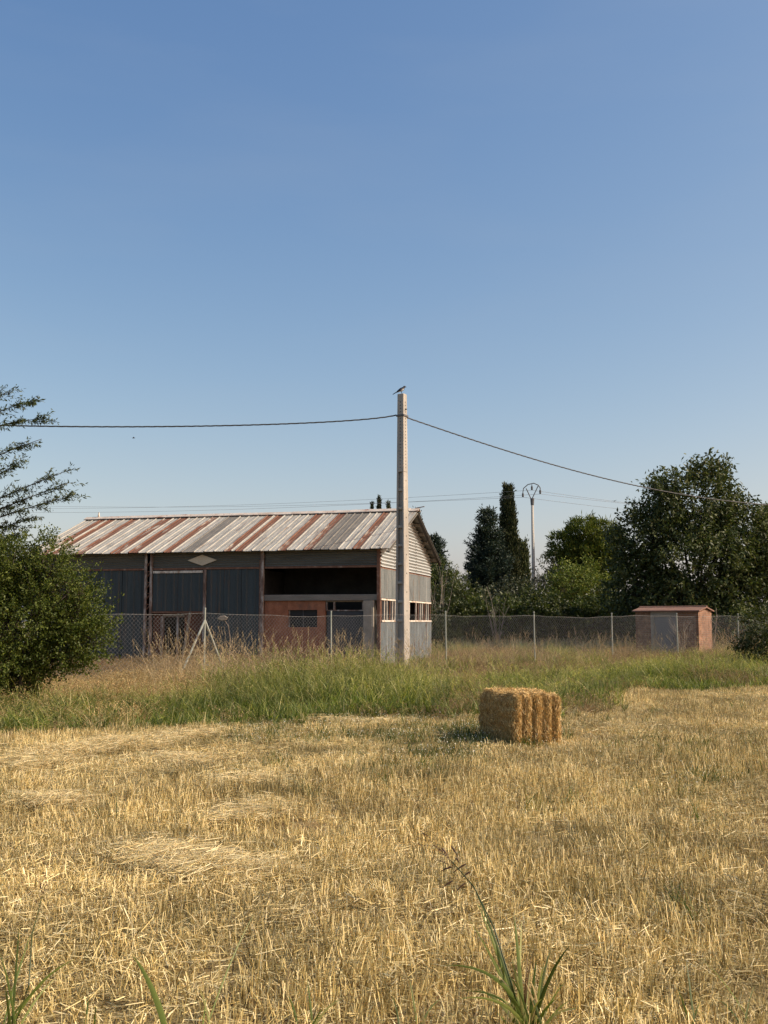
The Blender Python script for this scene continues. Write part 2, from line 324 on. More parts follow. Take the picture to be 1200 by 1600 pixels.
r2_ = ramp(N_, [(.35, (.75, .85, .6)), (.65, (1.05, 1, .95))]); L_.new(n2_.outputs[0], r2_.inputs[0])
mx_ = N_.new('ShaderNodeMixRGB'); mx_.blend_type = 'MULTIPLY'; mx_.inputs[0].default_value = 1; L_.new(r_.outputs[0], mx_.inputs[1]); L_.new(r2_.outputs[0], mx_.inputs[2])
L_.new(mx_.outputs[0], b_.inputs['Base Color']); b_.inputs['Roughness'].default_value = .95
bp_ = N_.new('ShaderNodeBump'); bp_.inputs['Strength'].default_value = .8; bp_.inputs['Distance'].default_value = .05; L_.new(n_.outputs[0], bp_.inputs['Height']); L_.new(bp_.outputs[0], b_.inputs['Normal'])
ground = link('ground', mesh_np('ground', V, F, smooth=True), None, [m]); tag(ground, 'dry soil of the harvested field', kind='structure')

# ------------------------------------------------------------------ the barn
AL = R(14.6)
BC = at(594, HZ, 28.0); BC.z = 0
barn = empty('barn', BC, -AL)
tag(barn, 'long shabby barn with rust striped metal roof and one open dark bay', 'barn')
bX = Vector((math.cos(AL), -math.sin(AL), 0)); bY = Vector((math.sin(AL), math.cos(AL), 0)); cam_p = Vector((0, 0, EYE))
def onplane(px, py, n, o):
    d = ray(px, py); t = (o - cam_p).dot(n) / d.dot(n); return cam_p + d * t
def Fp(px, py, off=0.0):   # facade plane local y = off  -> local x, z
    p = onplane(px, py, bY, BC + bY * off) - BC; return p.dot(bX), p.z
def Gp(px, py, off=0.0):   # gable plane local x = off -> local y, z
    p = onplane(px, py, bX, BC + bX * off) - BC; return p.dot(bY), p.z
W = Gp(672, 930)[0]
LEN = -Fp(40, 900)[0]
RY = W * .5
_p = onplane(636, 798, bY, BC + bY * RY) - BC; RZ = _p.z                     # ridge height
EO = .38; EZ = Fp(600, 857, -EO)[1]                                          # eave overhang and height
slope = (RZ - EZ) / (RY + EO)
def roof_z(y): return RZ - abs(y - RY) * slope
XR0 = (onplane(137, 804, bY, BC + bY * RY) - BC).dot(bX); XR1 = .44            # roof ends along the ridge
LEN = min(LEN, -XR0 - .25)
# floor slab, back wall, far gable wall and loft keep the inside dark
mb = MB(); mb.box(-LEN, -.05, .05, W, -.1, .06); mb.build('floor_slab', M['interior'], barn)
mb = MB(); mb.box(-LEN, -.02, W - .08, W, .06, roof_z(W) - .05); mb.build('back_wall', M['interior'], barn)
mb = MB(); mb.prism([(0, .06), (W - .09, .06), (W - .09, roof_z(W) - .06), (RY, RZ - .06), (0, roof_z(0) - .06)], (-LEN, 0, 0), (0, 1, 0), (0, 0, 1), (1, 0, 0), .08)
mb.build('end_wall', M['bandsheet'], barn)
xb0, xb1, xb2, xb3 = Fp(232, 950)[0], Fp(320, 950)[0], Fp(410, 950)[0], 0.0
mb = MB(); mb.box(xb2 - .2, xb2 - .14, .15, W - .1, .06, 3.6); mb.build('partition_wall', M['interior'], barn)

# roof sheets, one object for each ribbed pan
colour_px = [(137,160,'c'),(160,170,'r'),(170,175,'c'),(175,185,'r'),(185,210,'c'),(210,222,'r'),(222,260,'c'),(260,274,'r'),(274,285,'c'),(285,299,'r'),(299,335,'c'),
 (335,346,'r'),(346,360,'c'),(360,378,'g'),(378,420,'c'),(420,430,'r'),(430,436,'c'),(436,447,'r'),(447,496,'c'),(496,508,'r'),(508,532,'c'),(532,544,'r'),(544,580,'g'),(580,601,'c'),(601,612,'r'),(612,700,'c')]
edges = []
for a, b, k in colour_px:
    x0 = XR0 if a == 137 else (onplane(a, 800, bY, BC + bY * RY) - BC).dot(bX)
    x1 = XR1 if b == 700 else (onplane(b, 800, bY, BC + bY * RY) - BC).dot(bX)
    n = max(1, round((x1 - x0) / .36))
    for i in range(n): edges.append((x0 + (x1 - x0) * i / n, x0 + (x1 - x0) * (i + 1) / n, k))
rr = random.Random(5)
for front in (True, False):
    e0 = Vector((0, -EO, EZ)) if front else Vector((0, W + EO, EZ))
    up = (Vector((0, RY, RZ)) - e0); Ls = up.length; up.normalize()
    nrm = Vector((1, 0, 0)).cross(up) if front else up.cross(Vector((1, 0, 0)))
    for x0, x1, k in edges:
        wd = x1 - x0; mb = MB(); r = .032; dl = rr.uniform(-.03, .03); dz = rr.uniform(0, .006)
        prof = [(0, -.015), (0, .0), (.014, r), (.044, r), (.058, 0.0), (wd * .53, 0), (wd * .56, .008), (wd * .60, 0), (wd, 0), (wd, -.015)]
        mb.prism(prof, e0 + Vector((x0, 0, 0)) + nrm * dz - up * dl, (1, 0, 0), nrm, up, Ls + dl - .01)
        k2 = k if front else 'g'
        mb.build('roof_sheet', M[{'c': 'cream', 'r': 'rust', 'g': 'grey'}[k2]], barn)
# ridge caps: overlapping lengths, slightly uneven
x = XR0 - .05
while x < XR1:
    l = min(rr.uniform(2.2, 2.7), XR1 + .06 - x); mb = MB(); dz = rr.uniform(.03, .06)
    mb.prism([(-.24, -.24 * slope + .0), (0, .015), (.24, -.24 * slope), (.24, -.24 * slope + .03), (0, .05), (-.24, -.24 * slope + .03)], (x, RY, RZ + dz), (0, 1, 0), (0, 0, 1), (1, rr.uniform(-.006, .006), rr.uniform(-.008, .008)), l)
    mb.build('ridge_cap', M['ridge'], barn); x += l - .06
    if l < .5: break
mb = MB(); mb.tube([(XR0 + .55, RY, RZ + .04), (XR0 + .55, RY, RZ + .2)], .05); mb.tube([(XR0 + .55, RY, RZ + .2), (XR0 + .55, RY, RZ + .3)], .035); mb.build('roof_vent', [M['whitepaint']], barn)
mb = MB(); mb.bar((XR1 - .1, RY + .05, RZ + .1), (XR1 + .25, RY + .08, RZ + .16), .12, .02); mb.build('bent_flashing', M['rusttrim'], barn)
# purlins and rafters seen under the eaves
for i in range(6):
    for sgn in (-1, 1):
        yy = RY + sgn * (.25 + i * (RY - .2) / 5.2)
        mb = MB(); mb.box(XR0 + .1, XR1 - .12, yy - .04, yy + .04, roof_z(yy) - .17, roof_z(yy) - .03); mb.build('purlin', M['wood'], barn)
for sgn in (-1, 1):
    mb = MB(); mb.bar((XR1 - .06, RY, RZ - .12), (XR1 - .06, RY + sgn * (RY + EO - .02), EZ - .12), .04, .12, (1, 0, 0)); mb.build('barge_board', M['grey'] if sgn < 0 else M['darkwood'], barn)

def corr_h(name, mat, lo, hi, z0, z1, plane, topf=None, period=.125, amp=.036, parent=barn, out=0.0):
    """sheet with horizontal corrugation between lo..hi on the facade ('F', faces -y) or the gable ('G', faces +x)"""
    rows = []; n = int((z1 - z0) / period * 4)
    for i in range(n + 1):
        z = z0 + (z1 - z0) * i / n; d = amp * math.cos(2 * math.pi * i / 4) + out
        a, b = lo, hi
        if topf:
            lim = (RZ - .05 - z) / slope           # half width of the gable at this height
            a, b = max(lo, RY - lim), min(hi, RY + lim)
            if b - a < .01: break
        rows.append((a, b, z, d))
    V = []
    for a, b, z, d in rows:
        for q in (a, b): V.append((q, -d, z) if plane == 'F' else (d, q, z))
    Fc = [(2*i, 2*i+1, 2*i+3, 2*i+2) for i in range(len(rows) - 1)]
    mb = MB(); mb.add(V, Fc); o = mb.build(name, mat, parent)
    s = o.modifiers.new('s', 'SOLIDIFY'); s.thickness = .004; s.offset = 0
    return o
def corr_v(name, mat, lo, hi, z0, z1, plane, period=.18, amp=.02, out=0.0, parent=barn, tilt=0.0):
    prof = []; q = lo; nper = max(1, round((hi - lo) / period)); p = (hi - lo) / nper
    for i in range(nper):
        for f, d in ((0, 0), (.30, 0), (.38, amp), (.56, amp), (.64, 0)): prof.append((lo + (i + f) * p, d))
    prof.append((hi, 0)); V = []
    for q, d in prof:
        for z in (z0, z1):
            qq = q + tilt * (z - z0) / max(.01, z1 - z0); dd = d + out
            V.append((qq, -dd, z) if plane == 'F' else (dd, qq, z))
    Fc = [(2*i, 2*i+2, 2*i+3, 2*i+1) for i in range(len(prof) - 1)]
    mb = MB(); mb.add(V, Fc); o = mb.build(name, mat, parent)
    s = o.modifiers.new('s', 'SOLIDIFY'); s.thickness = .004; s.offset = 0
    return o
def box(name, mat, x0, x1, y0, y1, z0, z1, parent=barn, bev=0.0):
    mb = MB(); mb.box(min(x0,x1), max(x0,x1), min(y0,y1), max(y0,y1), min(z0,z1), max(z0,z1)); return mb.build(name, mat, parent, bevel=bev)

# gable end: cream horizontal sheets, galvanised vertical sheets, window strip, lower sheets
zA = Gp(594, 885)[1]; zB0, zB1 = Gp(597, 936)[1], Gp(597, 969)[1]
cuts = [0, W * .24, RY, W * .66, W]
for i in range(4):
    corr_h('gable_sheet', M['gablesheet'], cuts[i] + .006, cuts[i+1] - .006, zA, RZ - .02, 'G', topf=True, out=.03 + .008 * (i % 2))
box('gable_rail', M['rusttrim'], -.03, .03, .02, W, zA - .06, zA - .005)
q = 0.0; k = 0
rv = random.Random(2)
while q < W - .15:
    wd = min(rv.uniform(.75, .95), W - q)
    corr_v('galvanised_sheet', M['galv'], q + .01, q + wd - .008, zB0 + .03 + rv.uniform(-.01, .01), zA - .065, 'G', .19, .034, .025 + .014 * (k % 2), tilt=rv.uniform(-.02, .02))
    q += wd; k += 1
gap0, gap1 = Gp(640, 950)[0], Gp(649, 950)[0]
box('window_head', M['whitepaint'], -.02, .05, .02, W - .02, zB0 - .04, zB0 + .02)
box('window_sill', M['whitepaint'], -.04, .07, .02, W - .02, zB1 - .06, zB1)
for i in range(22):
    yy = .12 + i * (W - .2) / 21
    if gap0 - .02 < yy < gap1: continue
    mb = MB(); mb.bar((.0, yy, zB1 + .001), (rv.uniform(-.01, .01), yy + rv.uniform(-.03, .05), zB0 - .041), .05, .05, (1, 0, 0)); mb.build('mullion', M['whitepaint'] if i % 3 else M['rusttrim'], barn)
for i in range(21):
    ya = .12 + i * (W - .2) / 21 + .03
    if gap0 - .4 < ya < gap1 or rv.random() < .45: continue
    box('pane_and_dark_fill', M['glass'], -.012, -.006, ya, ya + (W - .2) / 21 - .06, zB1 + .01, zB0 - .05)
q = 0.0; k = 0
while q < W - .15:
    wd = min(rv.uniform(.75, .95), W - q)
    corr_v('lower_sheet', M['galvlow'], q + .01, q + wd - rv.choice((.01, .01, .05)), .02 + rv.uniform(0, .12), zB1 - .065, 'G', .19, .034, .02 + .014 * (k % 2), tilt=rv.uniform(-.05, .05))
    q += wd; k += 1
for yy in (.0, RY, W - .1):
    box('gable_post', M['steelpost'], -.10, -.03, yy + .02, yy + .1, .06, roof_z(yy + .05) - .2)
box('brick_pier', M['brickred'], -.42, -.12, gap0 + .05, gap0 + .35, .06, zB0 - .2)

# facade: band of horizontal sheets under the eave
zb = Fp(590, 884)[1]; zt = roof_z(0) - .09
for a, b in ((-LEN + .02, xb0 - .1), (xb0 + .1, xb2 - .07), (xb2 + .09, -.12)):
    corr_h('band_sheet', M['bandsheet'], a, b, zb + .03, zt, 'F', None, .09, .012, out=.0)
    box('band_trim', M['rusttrim'], a, b, -.05, .03, zb - .05, zb + .02)
# columns
def lattice(xc, wd, name='lattice_column'):
    e = MB(); e.box(xc - wd, xc - wd * .45, -.09, .0, .06, zt + .05); o = e.build(name, M['steelpost'], barn)
    e = MB(); e.box(xc + wd * .45, xc + wd, -.09, .0, .06, zt + .05); e.build('flange', M['steelpost'], o)
    for i in range(18):
        z = .2 + i * .21
        e = MB(); e.bar((xc - wd * .45, -.045, z), (xc + wd * .45, -.045, z + (.16 if i % 2 else -.0)), .03, .05, (0, 1, 0)); e.build('batten', M['rusttrim'], o)
lattice(xb0, .16)
box('column', M['steelpost'], xb2 - .07, xb2 + .06, -.1, .02, .06, zt + .05, bev=.005)
box('flange', M['rusttrim'], xb2 - .12, xb2 - .075, -.06, .02, .06, zt - .4)
box('column', M['steelpost'], xb1 - .045, xb1 + .045, -.08, .02, .9, zb - .06)
box('corner_post', M['rusttrim'], -.11, .012, -.06, .012, .02, zt + .1)
# bay 1 and 3: dark vertical sheets
def dark_panels(a, b, z0, z1, n, out=.0):
    for i in range(n):
        corr_v('dark_sheet', M['darksheet'], a + (b - a) * i / n + .008, a + (b - a) * (i + 1) / n - .008, z0, z1, 'F', .36, .03, out + .01 * (i % 2))
dark_panels(-LEN + .03, xb0 - .17, .08, zb - .06, 5)
dark_panels(xb1 + .05, xb2 - .13, .08, zb - .06, 3)
# bay 2: sliding panel, red wall and doorway
zp0, zp1 = Fp(275, 957)[1], Fp(275, 894)[1]
dark_panels(xb0 + .18, xb1 - .06, zp0 + .05, zp1, 2, .03)
box('panel_head', M['whitepaint'], xb0 + .2, xb1 - .08, -.09, -.065, zp1 - .04, zp1 + .05)
box('panel_foot', M['rusttrim'], xb0 + .17, xb1 - .05, -.07, -.01, zp0 - .02, zp0 + .04)
xd0, xd1 = Fp(252, 1000)[0], Fp(286, 1000)[0]
box('red_wall', M['rustshadewall'], xb0 + .17, xd0, .1, .25, .06, zp0 - .03)
box('red_wall', M['rustshadewall'], xd1, xb1 - .05, .1, .25, .06, zp0 - .03)
box('red_lintel', M['rustshadewall'], xd0, xd1, .1, .25, zp0 - .18, zp0 - .03)
box('door_frame', M['steelpost'], xd0 - .06, xd0 + .03, .03, .1, .06, zp0 - .15)
box('door_frame', M['wood'], xd0 + .03, xd1 - .02, .03, .1, zp0 - .15, zp0 - .07)
box('door_frame', M['steelpost'], Fp(276, 1000)[0] - .03, Fp(276, 1000)[0] + .04, .03, .1, .06, zp0 + .0)
mb = MB(); mb.bar((Fp(290, 1045)[0], -.35, .02), (Fp(299, 957)[0], -.09, zp0 + .02), .09, .06, (0, 1, 0)); mb.build('leaning_board', M['wood'], barn)
# bay 4: open loft, lintel beam, block wall with window, double door, concrete pier
zl1, zl0 = Fp(500, 929)[1], Fp(500, 938.5)[1]
box('lintel_beam', M['lintel'], xb2 + .065, -.11, -.03, .25, zl0, zl1, bev=.01)
xw0, xw1 = Fp(449, 966)[0], Fp(495, 966)[0]; zw0, zw1 = Fp(470, 980)[1], Fp(470, 953)[1]
xo0, xo1 = Fp(507, 990)[0], Fp(568, 990)[0]; xp1 = Fp(585, 990)[0]
box('block_wall', M['brickred'], xb2 + .065, xw0, .05, .22, .06, zl0 - .003)
box('block_wall', M['brickred'], xw1, xo0, .05, .22, .06, zl0 - .003)
box('block_wall', M['brickred'], xw0, xw1, .05, .22, .06, zw0)
box('block_wall', M['brickred'], xw0, xw1, .05, .22, zw1, zl0 - .003)
wn_ = box('window', M['steelpost'], xw0, xw0 + .05, .14, .18, zw0, zw1)
box('pane_and_dark_fill', M['glass'], xw0 + .05, xw1, .155, .165, zw0, zw1, parent=wn_)  # dark sheet in an open window, its inner shade put into the colour
box('window_bar', M['darkdoor'], (xw0 + xw1) / 2 - .02, (xw0 + xw1) / 2 + .02, .13, .15, zw0, zw1, parent=wn_)
box('concrete_pier', M['concrete'], xo1 + .003, xp1, -.06, .3, .06, zl0 - .004, bev=.01)
zd = Fp(530, 955)[1]
xm = Fp(539, 990)[0]
for a, b in ((xo0 + .06, xm - .008), (xm + .008, xo1 - .03)):
    d = box('door_leaf', M['darkdoor'], a, b, .12, .16, .08, zd)
    box('door_rail', M['darkdoor'], a + .06, b - .06, .10, .12, zd - .16, zd - .08, parent=d)
    box('door_rail', M['darkdoor'], a + .06, b - .06, .10, .12, 1.0, 1.08, parent=d)
box('transom_rail', M['steelpost'], xo0 + .02, xo1, .1, .17, zd + .01, zd + .05)
for px in (509, 521, 566):
    xx = Fp(px, 945)[0]; box('transom_post', M['steelpost'], xx - .03, xx + .03, .08, .16, zd + .051, zl0 - .05)
box('transom_head', M['wood'], xo0, xo1, .09, .15, zl0 - .05, zl0 - .005)
xs0 = Fp(584, 965)[0]
box('lit_strip', M['litstrip'], xs0 - .02, xs0 + .06, -.25, -.2, Fp(584, 979)[1], Fp(584, 949)[1])
box('lit_strip', M['litstrip'], xs0 + .1, xs0 + .2, -.02, .04, Fp(588, 976)[1], Fp(588, 953)[1])
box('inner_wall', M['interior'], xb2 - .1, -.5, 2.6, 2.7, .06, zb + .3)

# diamond plate on the facade
cx, cz = Fp(317, 875.5); hw, hh = Fp(340, 875)[0] - cx, Fp(317, 867)[1] - cz
mb = MB(); mb.prism([(-hw, 0), (0, -hh), (hw, 0), (0, hh)], (cx, -.045, cz), (1, 0, 0), (0, 0, 1), (0, -1, 0), .03)
dia = mb.build('diamond_plate', M['beige'], None); dia.location = barn.location; dia.rotation_euler = barn.rotation_euler
tag(dia, 'beige diamond shaped plate mounted under the barn eave', 'sign')

# ------------------------------------------------------------------ concrete pole
PD = 26.4; pb = at(629, HZ, PD); pb.z = 0
pole = empty('concrete_pole', pb, -R(31)); tag(pole, 'tall tapering concrete utility pole with recessed pockets beside the barn', 'utility pole')
PH = at(626, 616, PD).z
def pw(z): t = z / PH; return .185 - .062 * t, .21 - .085 * t      # half widths (face, side)
zc = at(626, 738, PD).z
V = []; Fc = []
mb = MB()
def ring(z, inset=0.0):
    a, b = pw(z); return [(-a, -b + inset, z), (a, -b + inset, z), (a, b - inset, z), (-a, b - inset, z)]
# upper solid head
r0, r1 = ring(zc), ring(PH); mb.add(r0 + r1, [(3,2,1,0),(4,5,6,7),(0,1,5,4),(1,2,6,5),(2,3,7,6),(3,0,4,7)])
# two flanges and a web below, with ledges between the pockets
def seg(x0f, x1f, y0f, y1f, z0, z1):
    P_ = []
    for z in (z0, z1):
        a, b = pw(z); P_ += [(a*x0f, b*y0f, z), (a*x1f, b*y0f, z), (a*x1f, b*y1f, z), (a*x0f, b*y1f, z)]
    mb.add(P_, [(3,2,1,0),(4,5,6,7),(0,1,5,4),(1,2,6,5),(2,3,7,6),(3,0,4,7)])
seg(-1, -.56, -1, 1, -.5, zc - .001); seg(.56, 1, -1, 1, -.5, zc - .001); seg(-.559, .559, -.45, .45, -.5, zc - .002)
z = zc - .62
while z > .3:
    seg(-.558, .558, -.93, .93, z - .05, z + .05); z -= .64
mb.build('shaft', M['poleconc'], pole, bevel=.012)
mb = MB(); zz = PH - .3  # raised dark blocks; the shade of bolt holes put into their colour
while zz > zc + .05:
    a, b = pw(zz); mb.box(-.012, .012, -b - .004, -b + .02, zz - .02, zz + .02); mb.box(a - .02, a + .004, -.014, .014, zz - .022, zz + .022); zz -= .115
zz = zc - .3
while zz > .6:
    a, b = pw(zz); mb.box(a - .02, a + .004, -.018, .018, zz - .022, zz + .022); zz -= .64
tag(mb.build('hole_shade_blocks', M['hole'], pole), kind='stuff')
mb = MB(); zz = PH - .55; a, b = pw(zz); mb.tube([(-a - .06, 0, zz), (a + .06, 0, zz)], .02); mb.build('bolt', M['insul'], pole)
zcab = at(626, 650, PD).z
mb = MB(); a, b = pw(zcab); mb.box(-a - .03, a + .03, -b - .03, b + .03, zcab - .03, zcab + .03)
mb.build('cable_clamp', M['insul'], pole)

# bundled cables
def bundle(name, pts, label):
    """pts: world points; smooth path, three strands twisted round it"""
    P_ = np.array([tuple(p) for p in pts]); t = np.linspace(0, 1, len(P_)); T = np.linspace(0, 1, 420)
    # Catmull-Rom by polynomial fit keeps it smooth
    Q = np.stack([np.polyval(np.polyfit(t, P_[:, i], 3), T) for i in range(3)], 1)
    Q += (P_[0] - Q[0]) * (1 - T)[:, None] ** 6
    s = np.concatenate([[0], np.cumsum(np.linalg.norm(np.diff(Q, axis=0), axis=1))])
    mb = MB(); d = Q[-1] - Q[0]; d /= np.linalg.norm(d); sd = np.cross(d, [0, 0, 1]); sd /= np.linalg.norm(sd)
    for k in range(3):
        ph = 2 * np.pi * (s / .95 + k / 3.0); rad = .014
        S = Q + rad * (np.cos(ph)[:, None] * sd + np.sin(ph)[:, None] * np.array([0, 0, 1.]))
        mb.tube(S, .0125, 5)
    o = mb.build(name, M['cable'], None, smooth=True); return tag(o, label, 'cable', 'bundled cables on the concrete pole')
Lpx = [(619, 648.5, PD), (560, 655, 26.1), (400, 665, 25.4), (180, 668, 24.6), (0, 664, 24.0), (-160, 655, 23.5), (-330, 640, 23.0)]
bundle('bundled_cable', [at(*p) for p in Lpx], 'black twisted cable from the concrete pole out over the barn roof')
Rpx = [(634, 652, PD), (750, 692, 28.2), (900, 737, 30.8), (1020, 765, 32.8), (1120, 780, 34.5), (1200, 788, 36), (1330, 795, 38), (1450, 797, 40)]
bundle('bundled_cable', [at(*p) for p in Rpx], 'black twisted cable sloping down from the concrete pole past the walnut tree')

# ------------------------------------------------------------------ chain link fence
fence = empty('chain_link_fence', (2.15, fence_y(2.15), 0)); tag(fence, 'long chain link fence on slim posts in front of the barn', 'fence')
fdir = Vector((1, .66 * K, 0)).normalized(); fo = Vector((2.15, 26.62 * K, 0)); FS = 4.8
def fpos(k, z=0.0):
    p = fo + fdir * FS * k; return Vector((p.x - fo.x, p.y - fo.y, float(gz(p.x, p.y)) + z))
fence.location = (fo.x, fo.y, 0)
FH = 1.93
postpx = {-2: 320, -1: 518, 0: 697, 1: 835, 2: 956, 3: 1058, 4: 1153}
def kpx(px):
    # parameter along the fence line where a photo column meets it
    u = ray(px, HZ); sx = u.x / u.y
    return ((sx * fo.y - fo.x) / (fdir.x - sx * fdir.y)) / FS
ks = [-4.2, -3.1] + [kpx(p) for p in postpx.values()] + [5.05, 6.1]
for i, k in enumerate(ks):
    p = fpos(k); lean = random.uniform(-.02, .02)
    mb = MB(); mb.tube([p, p + Vector((lean, 0, FH + random.uniform(-.01, .05)))], .025, 8); po = mb.build('post', M['fencepost'], fence, smooth=False)
    mb = MB(); q = p + Vector((lean, 0, FH + .02)); mb.tube([q, q + Vector((0, 0, .05))], [.032, .026], 8); mb.build('cap', M['fencepost'], po)
    if i == 2:   # braced corner post
        for sg in (-1, 1):
            a = p + Vector((0, 0, FH - .28)); b = fpos(k + sg * .16, .02) + Vector((.0, -.25 if sg < 0 else .0, 0))
            mb = MB(); mb.tube([a, b], .03, 6); mb.build('brace', M['fencepost'], fence)
        mb = MB(); mb.box(p.x - .12, p.x + .12, p.y - .02, p.y + .02, .42, .46); mb.build('tension_bar', M['fencepost'], fence)
DW, DHt = .118, .118
for i in range(len(ks) - 1):
    k0, k1 = ks[i], ks[i + 1]; Lk = (k1 - k0) * FS; mb = MB(); h0, h1 = .05, FH - .08
    H = h1 - h0; z0 = max(fpos(k0).z, fpos(k1).z)
    for sg in (1, -1):
        n0 = int(-H / DW) - 1; n1 = int(Lk / DW) + 1
        for j in range(n0, n1 + 1):
            s0 = j * DW; s1 = s0 + H * DW / DHt       # runs along the fence while climbing
            a, b = max(0, s0), min(Lk, s1)
            if b - a < .02: continue
            za, zb_ = h0 + (a - s0) * DHt / DW, h0 + (b - s0) * DHt / DW
            if sg < 0: za, zb_ = h0 + h1 - za, h0 + h1 - zb_
            pa = fpos(k0 + a / FS); pb_ = fpos(k0 + b / FS); pa.z += za; pb_.z += zb_
            mb.tube([pa, pb_], .0023, 3, cap=False)
    tag(mb.build('wire_mesh', M['fencewire'], fence), kind='stuff')
    for hz_ in (h1,):
        mb = MB(); mb.tube([fpos(k0 + (k1 - k0) * q / 6, hz_ - .012 * math.sin(math.pi * q / 6)) for q in range(7)], .003, 4); mb.build('strand_wire', M['fencewire'], fence)

# ------------------------------------------------------------------ brick hut
HB = R(-36)
hp = at(993, HZ, 35.6); hz0 = .0
hut = empty('brick_hut', (hp.x, hp.y, hz0), HB); tag(hut, 'small pink brick utility hut with grey metal door behind the fence', 'hut')
hx = Vector((math.cos(HB), math.sin(HB), 0)); hy = Vector((-math.sin(HB), math.cos(HB), 0)); HO = Vector((hp.x, hp.y, 0))
def Hp(px, py):
    p = onplane(px, py, hy, HO) - HO; return p.dot(hx), p.z - hz0
HWd = Hp(1092, 990)[0]; HEz = Hp(1040, 955)[1]; HDp = 1.75; HRz = HEz + .15
dx0, dx1 = Hp(1022, 990)[0], Hp(1056, 990)[0]; dzt = Hp(1040, 963)[1]
mb = MB(); mb.box(0, dx0 - .14, 0, .12, -.3, HEz - .02); mb.build('front_wall', M['hutbrick'], hut)
mb = MB(); mb.box(dx1 + .05, HWd, 0, .12, -.3, HEz - .02); mb.build('front_wall', M['hutbrick'], hut)
mb = MB(); mb.box(dx0 - .139, dx1 + .049, -.006, .12, dzt, HEz - .02); mb.build('door_lintel', M['hutplaster'], hut)
mb = MB(); mb.box(dx0 - .139, dx0, -.006, .12, -.3, dzt - .002); mb.build('door_jamb', M['hutplaster'], hut)
mb = MB(); mb.box(dx1, dx1 + .049, -.006, .12, -.3, dzt - .002); mb.build('door_jamb', M['hutplaster'], hut)
mb = MB(); mb.box(dx0 + .004, dx1 - .004, .05, .09, -.1, dzt - .006); dr = mb.build('door', M['hutdoor'], hut)
mb = MB(); mb.box(dx1 - .16, dx1 - .08, .03, .05, .85, .97); mb.build('handle', M['insul'], dr)
for i in range(4):
    mb = MB(); mb.box(dx0 + .2, dx1 - .2, .042, .05, .25 + i * .06, .275 + i * .06); mb.build('louvre', M['hutdoor'], dr)
for xx in (0, HWd - .12):
    mb = MB(); mb.prism([(.121, -.3), (HDp, -.3), (HDp, HEz - .02), (HDp / 2, HRz - .04), (.121, HEz - .01)], (xx, 0, 0), (0, 1, 0), (0, 0, 1), (1, 0, 0), .12); mb.build('side_wall', M['hutbrick'], hut)
mb = MB(); mb.box(.121, HWd - .121, HDp - .12, HDp - .002, -.3, HEz - .02); mb.build('rear_wall', M['hutbrick'], hut)
sl_ = (HRz - HEz) / (HDp / 2)
for sg in (-1, 1):
    n = 4
    for i in range(n):
        x0, x1 = -.12 + (HWd + .22) * i / n, -.12 + (HWd + .22) * (i + 1) / n
        e = Vector((x0 + .004, HDp / 2 + sg * (HDp / 2 + .12), HRz - (HDp / 2 + .12) * sl_)); u = Vector((e.x, HDp / 2, HRz)) - e
        L_n = u.length; u.normalize(); nn = Vector((0, 0, 1))
        mb = MB(); mb.prism([(0, 0), (x1 - x0 - .008, 0), (x1 - x0 - .008, .055), (0, .055)], e, (1, 0, 0), nn, u, L_n); mb.build('roof_slab', M['hutroof'], hut)
mb = MB(); mb.prism([(-.1, -.1*sl_), (0, .0), (.1, -.1*sl_), (.1, -.1*sl_+.03), (0, .035), (-.1, -.1*sl_+.03)], (-.13, HDp / 2, HRz + .06), (0, 1, 0), (0, 0, 1), (1, 0, 0), HWd + .24); mb.build('ridge', M['hutroof'], hut)

# ------------------------------------------------------------------ power line pole far behind
TD = 56.0; tb = at(835, HZ, TD); ttop = at(829, 786, TD).z
tp = empty('power_line_pole', (tb.x, tb.y, 0)); tag(tp, 'slim grey round pole with arched crossarm and insulators behind the hedge', 'utility pole')
mb = MB(); mb.tube([(0, 0, -.3), (-.02, 0, ttop)], [.16, .095], 10); mb.build('shaft', M['poleconc'], tp, smooth=True)
mb = MB(); mb.tube([(-.02, 0, ttop - .15), (-.02, 0, ttop + .35)], [.12, .15], 8); mb.build('head_collar', M['insul'], tp)
def tl(px, py): p = at(px, py, TD); return Vector((p.x - tb.x, 0, p.z))
arms = [[(830, 780), (824, 767)], [(831, 780), (841, 759)], [(817, 770), (818, 763), (825, 757), (834, 755), (841, 758), (844, 762), (844, 766)], [(824, 767), (822, 763)]]
for i, a in enumerate(arms):
    mb = MB(); mb.tube([tl(*p) for p in a], .035 if i < 2 else .035, 6); mb.build('arm', M['insul'], tp)
ins = []
for px, py in ((817, 768), (831, 757), (844, 763)):
    a = tl(px, py); b = a - Vector((0, 0, .42)); mb = MB(); mb.tube([a, a.lerp(b, .3), a.lerp(b, .35), a.lerp(b, .9), b], [.03, .03, .075, .075, .03], 6); mb.build('insulator', M['insul'], tp); ins.append(b + Vector((tb.x, tb.y, 0)))
for i, (pl, pr) in enumerate((((60, 785, 74), (1300, 812, 70)), ((60, 789, 77), (1300, 806, 72)), ((60, 795, 71), (1300, 800, 74)))):
    for e, side in ((at(*pl), 'left'), (at(*pr), 'right')):
        a = ins[i]; e = a + (e - a) * 1.25; pts = []
        for q in range(25):
            t = q / 24; p = a.lerp(e, t); p.z -= 4 * .55 * t * (1 - t); pts.append(p)
        mb = MB(); mb.tube(pts, .010, 4); o = mb.build('overhead_wire', M['wire'])
        pos = ('near', 'middle', 'far')[i]
        tag(o, 'thin overhead wire %s from the %s insulator of the distant pole' % ('over the barn' if side == 'left' else 'past the walnut', ('left', 'middle', 'right')[i]), 'wire', 'power line wires')

